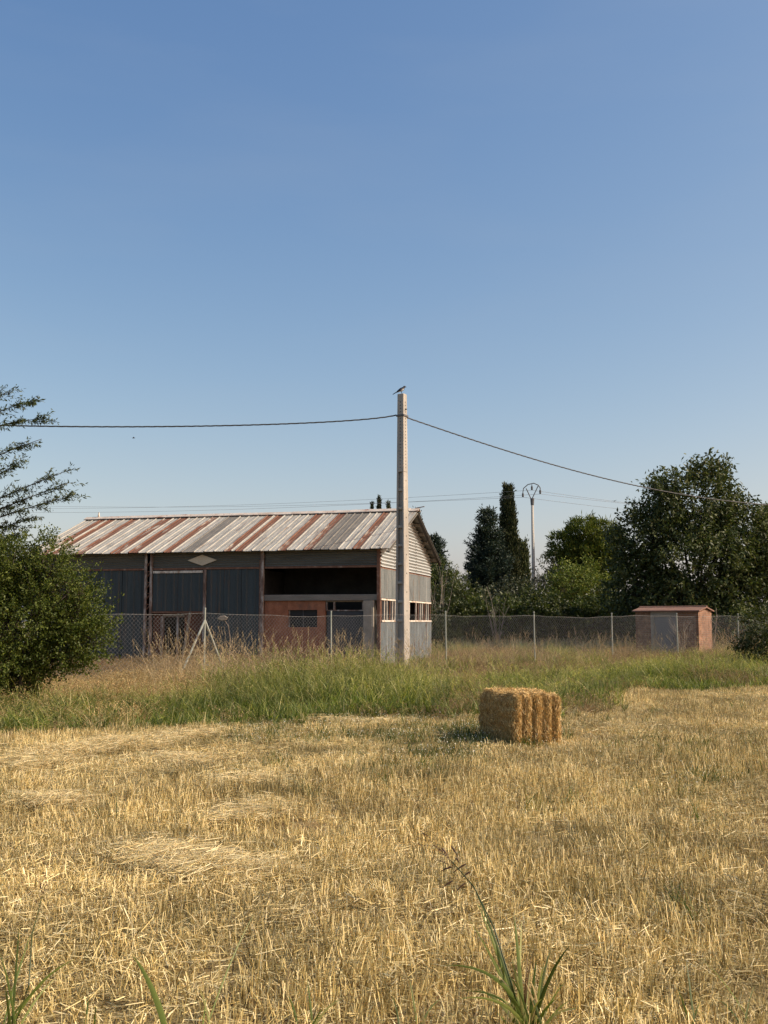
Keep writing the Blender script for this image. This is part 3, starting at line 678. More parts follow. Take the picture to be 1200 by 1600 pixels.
# ------------------------------------------------------------------ leaves, shoots and trees
def unit(a): return a / np.maximum(np.linalg.norm(a, axis=1, keepdims=True), 1e-9)
def leaf_quads(rng, pos, dirn, length, width):
    """one folded diamond leaf for each position"""
    n = len(pos); r = unit(rng.normal(size=(n, 3))); side = unit(np.cross(dirn, r)); up = np.cross(side, dirn)
    length = np.broadcast_to(length, (n,))[:, None]; width = np.broadcast_to(width, (n,))[:, None]
    V = np.empty((n, 4, 3)); V[:, 0] = pos; V[:, 1] = pos + dirn * length * .45 + side * width * .5 + up * width * .12
    V[:, 2] = pos + dirn * length; V[:, 3] = pos + dirn * length * .45 - side * width * .5 + up * width * .12
    F = np.arange(n * 4).reshape(n, 4); rnd = np.repeat(rng.random(n), 4)
    return V.reshape(-1, 3), F, rnd
def merge(parts):
    V = []; F = []; Rn = []; o = 0
    for v, f, r in parts: V.append(v); F.append(f + o); Rn.append(r); o += len(v)
    return np.concatenate(V), np.concatenate(F), np.concatenate(Rn)
def shoots(rng, ells, n, shell=.55, upb=.35):
    """points and outward directions on and in a union of ellipsoids [(centre, radii)]"""
    c = np.array([e[0] for e in ells], float); r = np.array([e[1] for e in ells], float)
    wgt = np.prod(r, 1) ** (2 / 3); k = rng.choice(len(ells), n, p=wgt / wgt.sum())
    d = unit(rng.normal(size=(n, 3))); rad = shell + (1 - shell) * rng.random(n) ** .6
    bump = 1 + .16 * np.sin(d[:, 0] * 5 + k) * np.cos(d[:, 1] * 6 + 2 * k) + .12 * np.sin(d[:, 2] * 8 + k * 1.7)
    P_ = c[k] + d * r[k] * (rad * bump)[:, None]
    keep = np.ones(n, bool)
    for j in range(len(ells)):
        q = np.linalg.norm((P_ - c[j]) / r[j], axis=1); keep &= ~((q < .5) & (k != j))
    out = unit(d / r[k]); out[:, 2] += upb; out = unit(out + rng.normal(scale=.35, size=out.shape))
    return P_[keep], out[keep]
def leafy(rng, P_, D_, m, L, ll, lw, spread=.8, droop=.15, along=.35, jit=.05, upturn=0.0):
    n = len(P_); t = np.tile((np.arange(m) + .5) / m, n); i = np.repeat(np.arange(n), m)
    Ls = L * rng.uniform(.6, 1.4, n)
    pos = P_[i] + D_[i] * (Ls[i] * t)[:, None] + rng.normal(scale=jit, size=(n * m, 3))
    pos[:, 2] += upturn * (Ls[i] * t) ** 2 - droop * (Ls[i] * t) ** 2 * .5
    d = D_[i] * along + unit(rng.normal(size=(n * m, 3))) * spread; d[:, 2] -= droop; d = unit(d)
    return leaf_quads(rng, pos, d, ll * rng.uniform(.6, 1.3, n * m), lw * rng.uniform(.7, 1.25, n * m))
def curve_pts(a, b, bow, n, rr):
    a, b = Vector(a), Vector(b); mid = Vector((rr.uniform(-1, 1), rr.uniform(-1, 1), rr.uniform(-.3, 1))) * bow * (b - a).length; pts = []
    for i in range(n + 1):
        t = i / n; pts.append(a.lerp(b, t) + mid * (4 * t * (1 - t)) + Vector((rr.uniform(-1, 1), rr.uniform(-1, 1), 0)) * .02 * (b - a).length * (0 < i < n))
    return pts
def tree(name, label, cat, base, ells, nsh, m, L, ll, lw, mat, seed, trunk_r=.15, fork=.35, stems=1, limbs=14, twigs=60, spread=.8, droop=.15, along=.35, shell=.55, upb=.35, group=None, bark=None, extra=None, upturn=0., jit=.05):
    rng = np.random.default_rng(seed); rr = random.Random(seed); base = Vector(base); bark = bark or M['bark']
    ells = [(np.array(e[0]) - np.array(base), np.array(e[1])) for e in ells]
    root = empty(name, base); tag(root, label, cat, group)
    P_, D_ = shoots(rng, ells, nsh, shell, upb)
    P_, D_ = P_[P_[:, 2] > .05], D_[P_[:, 2] > .05]
    parts = [leafy(rng, P_, D_, m, L, ll, lw, spread, droop, along, jit, upturn)]
    if extra: parts += extra(rng, base)
    V, F, rnd = merge(parts)
    link('crown', mesh_np('crown', V, F, rnd), root, [mat])
    mb = MB(); top = max(e[0][2] for e in ells); tips = []
    for s in range(stems):
        off = Vector((rr.uniform(-1, 1), rr.uniform(-1, 1), 0)) * (.0 if stems == 1 else trunk_r * 3.2)
        e = Vector((rr.uniform(-.1, .1) + off.x * 3, rr.uniform(-.1, .1) + off.y * 3, top * fork))
        mb.tube(curve_pts(off - Vector((0, 0, .15)), e, .05, 5, rr), [trunk_r * (1.35 - .12 * i) for i in range(6)], 8)
        tips.append((e, trunk_r * .72))
    for j in range(limbs):
        e0, r0 = tips[j % stems]; c, r = ells[rr.randrange(len(ells))]
        tgt = Vector(c) + Vector((rr.uniform(-.5, .5) * r[0], rr.uniform(-.5, .5) * r[1], rr.uniform(-.4, .5) * r[2]))
        pts = curve_pts(e0 - Vector((0, 0, rr.uniform(0, .12))), tgt, .1, 5, rr); mb.tube(pts, [max(.012, r0 * .55 * (1 - .17 * i)) for i in range(6)], 6)
        near = np.argsort(np.linalg.norm(P_ - np.array(tgt), axis=1))[:200]
        for k in range(max(1, twigs // limbs)):
            q = int(near[rr.randrange(len(near))]); mb.tube(curve_pts(pts[rr.randrange(2, 6)], P_[q], .08, 3, rr), [max(.008, trunk_r * .12), .01, .008, .005], 4)
    mb.build('trunk', bark, root, smooth=True)
    return root
def ell(px, py, D, rx, rz, ry=None, dy=0.0):
    c = at(px, py, D); s = D / 1202; c.y += dy
    return (tuple(c), (rx * s, (ry if ry else rx * s), rz * s))

# bush at the barn's end
BD = 14.9; bb = at(45, HZ, BD)
def bush_extra(rng, base):
    tips = [(85, 838), (70, 850), (30, 842), (100, 850), (165, 912), (175, 945), (180, 968), (130, 890), (10, 850), (185, 962), (155, 1000), (60, 842), (-20, 850), (150, 925), (172, 935), (148, 965), (160, 1015), (140, 1040), (118, 878), (45, 850), (100, 862), (150, 985)]
    P_ = []; D_ = []
    for px, py in tips:
        for k in range(4):
            p = at(px + rng.uniform(-7, 7), py + rng.uniform(0, 14), BD + rng.uniform(-.5, .5)); c = at(50, 990, BD); d = (p - c).normalized() + Vector((0, 0, .5)); d.normalize()
            P_.append(p - d * .55 - base); D_.append(d)
    return [leafy(rng, np.array([tuple(p) for p in P_]), np.array([tuple(d) for d in D_]), 30, .6, .06, .026, .6, .05, .55, .02)]
tree('leafy_bush', 'dense bright green bush with several dark stems at the barn end', 'bush', (bb.x, bb.y, gz(bb.x, bb.y)),
     [ell(30, 985, BD, 70, 85), ell(80, 880, BD, 24, 36), ell(130, 962, BD, 26, 22), ell(98, 1018, BD, 34, 28), ell(75, 935, BD, 42, 32), ell(20, 885, BD, 38, 36), ell(-20, 905, BD, 48, 48), ell(120, 920, BD, 20, 18), ell(110, 985, BD, 36, 26), ell(-40, 990, BD, 80, 95), ell(5, 1035, BD, 60, 36), ell(140, 1000, BD, 30, 22)],
     3600, 22, .34, .062, .03, M['bushleaf'], 11, .05, .25, 5, 30, 220, .75, .08, .45, .45, .4, extra=bush_extra, jit=.03)

# locust tree outside the frame, its branches reaching in
LD = 17.5; lb = at(-115, HZ, LD)
loc = empty('locust_tree', (lb.x, lb.y, 0)); tag(loc, 'feathery tree with sweeping drooping branches reaching in above the bush', 'tree')
rng = np.random.default_rng(21); rr = random.Random(21)
mbt = MB(); tr_top = at(-120, 640, LD) - Vector((lb.x, lb.y, 0)); tr_fork = at(-112, 900, LD) - Vector((lb.x, lb.y, 0))
mbt.tube([(0, 0, -.2), (.05, 0, tr_fork.z * .5), tuple(tr_fork), tuple(tr_fork.lerp(tr_top, .5) + Vector((.1, 0, 0))), tuple(tr_top)], [.2, .16, .13, .08, .03], 8)
lps = []
brs = [((-110, 720), (-20, 655), (71, 655)), ((-110, 720), (-30, 640), (52, 628)), ((-115, 690), (-40, 625), (15, 613)), ((-110, 760), (-20, 715), (65, 686)), ((-110, 790), (-20, 755), (30, 722)),
       ((-110, 830), (0, 775), (104, 736)), ((-110, 840), (10, 790), (108, 754)), ((-110, 850), (10, 800), (108, 776)), ((-110, 870), (-20, 830), (50, 810)), ((-110, 880), (-10, 850), (30, 835)),
       ((-115, 800), (-220, 740), (-300, 730)), ((-115, 760), (-200, 690), (-260, 650)), ((-115, 850), (-230, 810), (-310, 800)), ((-118, 680), (-160, 620), (-190, 590)), ((-115, 860), (-60, 800), (-10, 800))]
for bi, (a, mid, b) in enumerate(brs):
    dy = rr.uniform(-1.2, 1.2); o = Vector((lb.x, lb.y, 0))
    A = at(*a, LD) - o; Bm = at(*mid, LD + dy * .6) - o; E = at(*b, LD + dy) - o; pts = []
    for i in range(13):
        t = i / 12; p = A * (1 - t) ** 2 + Bm * 2 * t * (1 - t) + E * t * t; pts.append(p)
    mbt.tube(pts, [.022 * (1 - t / 13) + .004 for t in range(13)], 6)
    for i in range(26):
        t = rr.uniform(.25, 1) ** .8; j = min(11, int(t * 12)); p = pts[j].lerp(pts[j + 1], t * 12 - j); d = (pts[j + 1] - pts[j]).normalized()
        d2 = (d * .9 + Vector((rr.uniform(-.5, .5), rr.uniform(-.7, .7), rr.uniform(-.45, .55)))).normalized(); q = p + d2 * rr.uniform(.2, .42) * (1.25 - .5 * t)
        mbt.tube([p, p.lerp(q, .5) + Vector((0, 0, .02)), q], [.005, .004, .003], 3)
        lps.append((p, d2, (q - p).length))
P_ = np.array([tuple(a[0]) for a in lps]); D_ = np.array([tuple(a[1]) for a in lps])
V, F, rnd = leafy(rng, P_, D_, 20, .36, .095, .028, .75, .30, .5, .015)
link('crown', mesh_np('crown', V, F, rnd), loc, [M['locustleaf']]); mbt.build('trunk', M['bark'], loc, smooth=True)

# walnut tree on the right
WD = 41.0; wb = at(1085, HZ, WD)
def wal_extra(rng, base):
    tips = [(1115, 708), (1125, 715), (1108, 722), (1080, 722), (1022, 735), (1025, 748), (1030, 760), (995, 785), (990, 790), (972, 820), (965, 828), (1145, 765), (1150, 770), (985, 840), (1165, 790), (1040, 742), (1100, 735), (960, 850), (1060, 748)]
    P_ = []; D_ = []
    for px, py in tips:
        for k in range(5):
            p = at(px + rng.uniform(-7, 7), py + rng.uniform(0, 16), WD + rng.uniform(-1, 1)); d = (p - at(1085, 900, WD)).normalized() + Vector((0, 0, .5)); d.normalize()
            P_.append(p - d * .8 - base); D_.append(d)
    return [leafy(rng, np.array([tuple(p) for p in P_]), np.array([tuple(d) for d in D_]), 18, 1.0, .26, .11, .8, .2, .3, .07)]
tree('walnut_tree', 'large dark green walnut tree standing behind the brick hut', 'tree', (wb.x, wb.y, 0),
     [ell(1085, 890, WD, 95, 95), ell(1085, 790, WD, 58, 52), ell(1115, 745, WD, 20, 28), ell(1030, 790, WD, 22, 34), ell(1000, 845, WD, 32, 38), ell(995, 925, WD, 34, 55), ell(1160, 850, WD, 55, 62), ell(1160, 940, WD, 70, 65), ell(1050, 945, WD, 70, 50), ell(1215, 900, WD, 60, 85), ell(1110, 985, WD, 90, 35)],
     3600, 22, .95, .25, .10, M['walnutleaf'], 12, .22, .3, 1, 22, 160, .85, .25, .25, .5, .25, extra=wal_extra, jit=.12)

# stone pine and its neighbours
def pine_clumps(name, label, px, D, ells, n, seed, ll=.38, lw=.035, trunk=.2):
    b = at(px, HZ, D)
    return tree(name, label, 'tree', (b.x, b.y, 0), ells, n, 26, .34, ll, lw * 2.2, M['pineleaf'], seed, trunk, .3, 1, 10, 30, .75, -.1, .6, .72, .45, jit=.12)
PDn = 56.0
pine_clumps('pine_tree', 'rounded green pine tree between the distant pole and the walnut tree', 915, PDn,
   [ell(912, 842, PDn, 30, 26), ell(940, 840, PDn, 24, 20), ell(885, 858, PDn, 22, 22), ell(940, 865, PDn, 28, 24), ell(905, 870, PDn, 28, 24), ell(950, 890, PDn, 26, 22), ell(880, 885, PDn, 18, 22), ell(925, 895, PDn, 30, 22), ell(895, 905, PDn, 26, 20), ell(960, 850, PDn, 14, 14), ell(915, 925, PDn, 45, 22)], 1500, 31)
pine_clumps('pine_tree', 'dark pine tree at the right edge behind the walnut tree', 1225, PDn,
   [ell(1205, 815, PDn, 22, 20), ell(1235, 830, PDn, 32, 28), ell(1215, 860, PDn, 32, 26), ell(1240, 900, PDn, 40, 30), ell(1205, 900, PDn, 26, 26)], 800, 32)

def conifer(name, label, px, D, ytop, rbase_px, seed, mat, style, group=None, ybot=HZ, leafn=None, rough=0.25):
    rng = np.random.default_rng(seed); b = at(px, HZ, D); H = at(px, ytop, D).z; root = empty(name, (b.x, b.y, 0)); tag(root, label, 'tree', group)
    r0 = rbase_px * D / 1202; rr = random.Random(seed)
    mb = MB(); mb.tube([(0, 0, -.3), (.05, 0, H * .5), (0, 0, H * .97)], [.2, .13, .02], 7)
    if style == 'column':
        n = leafn or 1500; t = rng.random(n) ** .85; h = .25 + t * (H - .7); prof = np.minimum(1, (t / .12 + .35)) * np.clip((1 - t) ** .8 * 1.12, .02, 1)
        a = rng.random(n) * 2 * np.pi; lump = 1 + .13 * np.sin(a * 5 + h * 2.3) + .1 * np.sin(a * 3 - h * 3.1)
        r = r0 * prof * lump * (.55 + .45 * rng.random(n) ** .4)
        P_ = np.stack([r * np.cos(a), r * np.sin(a), h], 1); D_ = unit(np.stack([np.cos(a) * .38, np.sin(a) * .38, np.full(n, 1.0)], 1) + rng.normal(scale=.12, size=(n, 3)))
        k_ = 1.0 if rbase_px > 10 else .45; V, F, rnd = leafy(rng, P_, D_, 12, .6 * k_, .26 * k_, .085 * k_ ** .5, .35, -.1, .9, .07 * k_)
    else:
        # whorled branches with upturned tips
        P_ = []; D_ = []; lev = int(H / .42)
        for i in range(lev):
            t = i / lev; h = .5 + t * (H - .7); rl = r0 * (1 - t) ** .8 * rr.uniform(.75, 1.15) + .12
            nb = 8 if t < .8 else 5
            for k in range(nb):
                a = 2 * math.pi * (k + rr.random() * .8) / nb + i * .7; L = rl * rr.uniform(1 - rough * 1.6, 1 + rough); d = Vector((math.cos(a), math.sin(a), 0))
                pts = [Vector((0, 0, h)) + d * L * q - Vector((0, 0, L * .22 * q * (1 - q) * 2)) + Vector((0, 0, L * .42 * q ** 3)) for q in (0, .25, .5, .75, 1)]
                mb.tube(pts, [.04, .03, .022, .015, .008], 4)
                ns = max(3, int(L / .16))
                for s in range(ns):
                    q = (s + 1) / ns; p = pts[0].lerp(pts[-1], q); jq = min(3, int(q * 4)); p = pts[jq].lerp(pts[jq + 1], q * 4 - jq)
                    for w_ in range(4):
                        dd = (d * .7 + Vector((rr.uniform(-.8, .8), rr.uniform(-.8, .8), rr.uniform(-.1, .75)))).normalized(); P_.append(tuple(p)); D_.append(tuple(dd))
        P_ = np.array(P_); D_ = np.array(D_)
        V, F, rnd = leafy(rng, P_, D_, 9, .42, .24, .085, .55, -.05, .7, .05)
    link('crown', mesh_np('crown', V, F, rnd), root, [mat]); mb.build('trunk', M['bark'], root, smooth=True)
    return root
CG = 'conifers behind the barn'
conifer('cypress_tree', 'tall slim dark cypress beside the distant pole', 796, 60, 762, 19, 41, M['cypleaf'], 'column', leafn=2600)
conifer('cypress_tree', 'short cypress just to the right of the tallest cypress', 818, 62, 848, 14, 42, M['cypleaf'], 'column', leafn=900)
conifer('conifer_tree', 'ragged dark conifer left of the tallest cypress', 763, 58, 790, 40, 43, M['firleaf'], 'whorl', rough=.32)
conifer('fir_tree', 'small spiky fir with layered branches beside the barn gable', 678, 57, 832, 36, 44, M['firleaf'], 'whorl')
conifer('conifer_tree', 'dark conifer half hidden behind the barn roof edge', 650, 62, 800, 22, 45, M['cypleaf'], 'column', leafn=900)
conifer('cypress_tree', 'middle and tallest cypress tip above the barn ridge', 592, 62, 771, 8, 46, M['cypleaf'], 'column', leafn=900)
conifer('cypress_tree', 'cypress tip above the barn ridge nearest the concrete pole', 607, 62, 779, 6, 47, M['cypleaf'], 'column', leafn=600)
conifer('cypress_tree', 'lowest cypress tip above the barn ridge, left of its pair', 581, 62, 780, 5, 48, M['cypleaf'], 'column', leafn=600)

# shrubs and small trees of the hedge
def shrub(label, px, py, D, rx, rz, mat, seed, n=420, name='hedge_shrub', ll=.17, lw=.075, L=.6, extra_e=()):
    b = at(px, HZ, D); es = [ell(px, py, D, rx, rz), ell(px - rx * .55, py + rz * .35, D, rx * .6, rz * .6), ell(px + rx * .55, py + rz * .3, D, rx * .6, rz * .65), ell(px + rx * .1, HZ + 8, D, rx * 1.0, max(24, (HZ + 20 - py) * .6))] + list(extra_e)
    return tree(name, label, 'shrub', (b.x, b.y, 0), es, n, 20, L, ll, lw, mat, seed, .07, .2, 3, 9, 40, .8, .1, .4, .5, .4, 'hedge behind the fence')
shrub('green round shrub hard against the barn gable end', 690, 915, 50, 30, 34, M['shrubleaf'], 61, 520)
shrub('bright green shrub left of the ragged conifer', 718, 940, 47, 30, 26, M['shrubleaf'], 62, 420)
shrub('grey green shrub with pale bare twigs under the ragged conifer', 770, 945, 52, 34, 24, M['oliveleaf'], 63, 420)
shrub('grey green shrub at the foot of the tallest cypress', 805, 932, 50, 26, 24, M['oliveleaf'], 64, 380)
shrub('dark low shrub in front of the distant pole', 838, 945, 47, 30, 22, M['shrubleaf'], 65, 380)
shrub('olive green shrub right of the distant pole', 860, 912, 53, 24, 34, M['oliveleaf'], 66, 360)
shrub('bright green shrub in front of the rounded pine', 905, 915, 49, 42, 32, M['pineleaf'], 67, 800)
shrub('dark shrub between the pine and the brick hut', 962, 945, 47, 36, 34, M['shrubleaf'], 68, 420)
shrub('dark shrub beside the right wall of the brick hut', 1150, 985, 39, 36, 34, M['walnutleaf'], 69, 420)
shrub('rank green bramble at the right edge in front of the fence', 1205, 1022, 27, 40, 30, M['shrubleaf'], 70, 420, 'bramble', .13, .05, .5)
shrub('low bushes on the horizon behind the locust tree', -20, 880, 40, 60, 40, M['shrubleaf'], 71, 500, 'hedge_shrub', .18, .08)
shrub('low green shrub at the far corner of the barn gable', 665, 985, 42, 26, 26, M['shrubleaf'], 72, 260)
for i, (px, D, rx, lab) in enumerate(((705, 45, 26, 'left of the pale bare sapling by the hedge'), (745, 45.5, 28, 'under the left side of the ragged conifer'), (792, 45, 28, 'right of the second pale bare sapling'), (838, 44.5, 26, 'straight below the distant pole'),
        (880, 45, 28, 'below the left half of the bright green shrub'), (922, 44.5, 28, 'below the right half of the bright green shrub'), (965, 44.5, 26, 'just left of the brick hut'), (1010, 43, 30, 'showing above the left end of the hut roof'), (1062, 43, 30, 'showing above the middle of the hut roof'), (1120, 43, 32, 'right of the hut under the walnut tree'))):
    shrub('low dark bramble ' + lab, px, 968, D, rx, 26, M['shrubleaf'], 80 + i, 420, 'bramble', .2, .09, .5)
# bare pale twigs of a dead shrub by the hedge
for i, (px, py, D, seed, lab) in enumerate(((690, 905, 44, 1, 'pale bare twiggy sapling beside the barn gable'), (778, 945, 44, 2, 'pale bare twiggy sapling under the ragged conifer'), (1065, 1000, 34.0, 3, 'bare dry weed in front of the hut wall'), (1108, 985, 36.0, 4, 'bare dry sapling at the corner of the hut'))):
    rr = random.Random(seed); b = at(px, HZ, D); H = at(px, py - (35 if i > 1 else 30), D).z; mb = MB()
    for s in range(9):
        e = Vector((rr.uniform(-.3, .3) * H * .8, rr.uniform(-.3, .3) * H, H * rr.uniform(.7, 1))); pts = curve_pts((0, 0, 0), e, .05, 4, rr); mb.tube(pts, [.022, .018, .014, .01, .006], 4)
        for q in range(4):
            a = pts[rr.randrange(1, 4)]; mb.tube([a, a + Vector((rr.uniform(-.4, .4), rr.uniform(-.4, .4), rr.uniform(.2, .6)))], [.01, .004], 4)
    o = mb.build('bare_sapling', M['twig']); o.location = (b.x, b.y, float(gz(b.x, b.y))); tag(o, lab, 'shrub')

# ------------------------------------------------------------------ straw bale
BA = R(20); b0 = at(801, HZ, 10.3); bw, bl, bh = .69, 1.05, .665
bz = float(gz(b0.x, b0.y))
ca, sa = math.cos(BA), math.sin(BA)
bale = empty('straw_bale', (b0.x, b0.y, bz), BA); tag(bale, 'square straw bale with bulging flakes standing in the stubble field', 'bale')
rng = np.random.default_rng(77)
def bale_shape(P_):
    """push a point of the plain box into the flaked, slumped shape"""
    x, y, z = P_[:, 0].copy(), P_[:, 1].copy(), P_[:, 2].copy(); q = P_.copy()
    fl = np.abs(np.sin((x / bw * 4.6 + .15 + .05 * np.sin(z * 9)) * np.pi)) ** .55 
    front = np.clip(1 - y / .10, 0, 1); back = np.clip(1 - (bl - y) / .1, 0, 1)
    amp = .085 * (.7 + .3 * np.sin(x * 23 + 1)); q[:, 1] += -front * (fl - .75) * amp + back * (fl - .7) * .06
    topw = np.clip((z - bh + .1) / .1, 0, 1); q[:, 2] += topw * ((fl - .8) * .05 + .018 * np.sin(y * 9 + x * 4))
    left = np.clip(1 - x / .08, 0, 1); q[:, 0] += left * (.012 * np.sin(z * 38 + np.sin(y * 8)) + .014 * np.cos(z / bh * np.pi * 2 + .2))
    # rounded corners and slump
    for ax, L in ((0, bw), (1, bl)):
        c = np.clip((np.abs(P_[:, ax] / L - .5) - .40) / .10, 0, 1); q[:, 2] -= c ** 2 * topw * .045
    q[:, 0] += (z / bh) ** 2 * .015 * np.sign(x - bw / 2) * 0 - .0
    return q
def face_grid(o, u, v, nu, nv):
    o, u, v = map(np.array, (o, u, v)); a, b = np.meshgrid(np.linspace(0, 1, nu + 1), np.linspace(0, 1, nv + 1))
    V = o + a.ravel()[:, None] * u + b.ravel()[:, None] * v; I = np.arange((nu+1)*(nv+1)).reshape(nv+1, nu+1)
    return V, np.stack([I[:-1, :-1].ravel(), I[:-1, 1:].ravel(), I[1:, 1:].ravel(), I[1:, :-1].ravel()], 1), np.zeros(len(V))
faces = [face_grid((0,0,0),(bw,0,0),(0,0,bh),60,24), face_grid((bw,0,0),(0,bl,0),(0,0,bh),40,24), face_grid((bw,bl,0),(-bw,0,0),(0,0,bh),60,24), face_grid((0,bl,0),(0,-bl,0),(0,0,bh),40,24), face_grid((0,0,bh),(bw,0,0),(0,bl,0),60,40)]
V, F, rnd = merge(faces); link('body', mesh_np('body', bale_shape(V), F, None, True), bale, [M['bale']])
parts = []
def surf_straw(n, o, u, v, nrm, main, spread, ll, outp):
    a, b = rng.random(n), rng.random(n); o, u, v, nrm, main = map(np.array, (o, u, v, nrm, main))
    P_ = bale_shape(o + a[:, None] * u + b[:, None] * v) + nrm * rng.uniform(.0, .02, n)[:, None]
    d = unit(main * rng.choice([-1, 1], n)[:, None] + rng.normal(scale=spread, size=(n, 3)) + nrm * rng.uniform(-.1, outp, n)[:, None])
    parts.append(leaf_quads(rng, P_ - d * .04, d, ll * rng.uniform(.5, 1.5, n), .0065 * rng.uniform(.7, 1.4, n)))
surf_straw(5200, (0,0,0), (bw,0,0), (0,0,bh), (0,-1,0), (0,0,1), .38, .085, .35)
surf_straw(2600, (0,bl,0), (0,-bl,0), (0,0,bh), (-1,0,0), (0,.3,1.), .6, .05, .25)
surf_straw(3800, (0,0,bh), (bw,0,0), (0,bl,0), (0,0,1), (.7,.5,0), .6, .075, .3)
surf_straw(1800, (bw,0,0), (0,bl,0), (0,0,bh), (1,0,0), (0,0,1), .45, .08, .3)
V, F, rnd = merge(parts); tag(link('loose_straws', mesh_np('loose_straws', V, F, rnd), bale, [M['balestraw']]), kind='stuff')

# ------------------------------------------------------------------ grass and stubble patches
def blades(rng, n, size, h0, h1, wd, bend, lean=.15, segs=3, taper=.15, clump=0.0, rnd=(0, 1)):
    x, y = (rng.random((2, n)) - .5) * size
    if clump:
        k = rng.integers(0, max(1, int(n / clump)), n); cx, cy = (rng.random((2, k.max() + 1)) - .5) * size; x = cx[k] + rng.normal(scale=.022, size=n); y = cy[k] + rng.normal(scale=.022, size=n)
    h = rng.uniform(h0, h1, n); a = rng.random(n) * 2 * np.pi; dx, dy = np.cos(a), np.sin(a); bd = bend * rng.random(n) ** 1.3; ln = lean * rng.random(n)
    fa = rng.random(n) * np.pi; fx, fy = np.cos(fa), np.sin(fa); w_ = wd * rng.uniform(.6, 1.3, n)
    V = np.empty((n, segs + 1, 2, 3)); tipP = None
    for i in range(segs + 1):
        t = i / segs; off = h * (ln * t + bd * t ** 2.2); zz = h * t * (1 - .45 * bd * t ** 1.6)
        cx_, cy_ = x + dx * off, y + dy * off; ww = w_ * .5 * (1 - (1 - taper) * t)
        V[:, i, 0] = np.stack([cx_ - fx * ww, cy_ - fy * ww, zz], 1); V[:, i, 1] = np.stack([cx_ + fx * ww, cy_ + fy * ww, zz], 1)
    I = np.arange(n * (segs + 1) * 2).reshape(n, segs + 1, 2)
    F = np.concatenate([np.stack([I[:, i, 0], I[:, i, 1], I[:, i + 1, 1], I[:, i + 1, 0]], 1) for i in range(segs)])
    r = np.repeat(rng.uniform(rnd[0], rnd[1], n), (segs + 1) * 2)
    tips = V[:, -1].mean(1); dirs = unit(tips - V[:, -2].mean(1))
    return (V.reshape(-1, 3), F, r), tips, dirs
def lying(rng, n, size, l0, l1, wd, zmax, main=None, sp=1.0, rnd=(.3, 1)):
    P_ = np.empty((n, 3)); P_[:, :2] = (rng.random((n, 2)) - .5) * size; P_[:, 2] = rng.random(n) ** 1.5 * zmax
    a = rng.random(n) * 2 * np.pi if main is None else main + rng.normal(scale=sp, size=n)
    d = unit(np.stack([np.cos(a), np.sin(a), rng.normal(scale=.14, size=n)], 1)); L = rng.uniform(l0, l1, n)[:, None]
    s = unit(np.cross(d, unit(rng.normal(size=(n, 3)) * [.3, .3, 1]))) * (wd * .5); V = np.empty((n, 2, 2, 3))
    m_ = P_; V[:, 0, 0] = m_ - d * L / 2 - s; V[:, 0, 1] = m_ - d * L / 2 + s; V[:, 1, 0] = m_ + d * L / 2 - s; V[:, 1, 1] = m_ + d * L / 2 + s
    V[..., 2] = np.maximum(V[..., 2], .004)
    I = np.arange(n * 4).reshape(n, 2, 2); F = np.stack([I[:, 0, 0], I[:, 0, 1], I[:, 1, 1], I[:, 1, 0]], 1)
    return V.reshape(-1, 3), F, np.repeat(rng.uniform(rnd[0], rnd[1], n), 4)
def heads(rng, tips, dirs, m, L, ll, lw, spread=.5, rnd=None):
    v, f, r = leafy(rng, tips - dirs * L * .6, dirs, m, L, ll, lw, spread, .05, .9, .004)
    if rnd is not None: r = np.repeat(rng.uniform(rnd[0], rnd[1], len(r) // 4), 4)
    return v, f, r

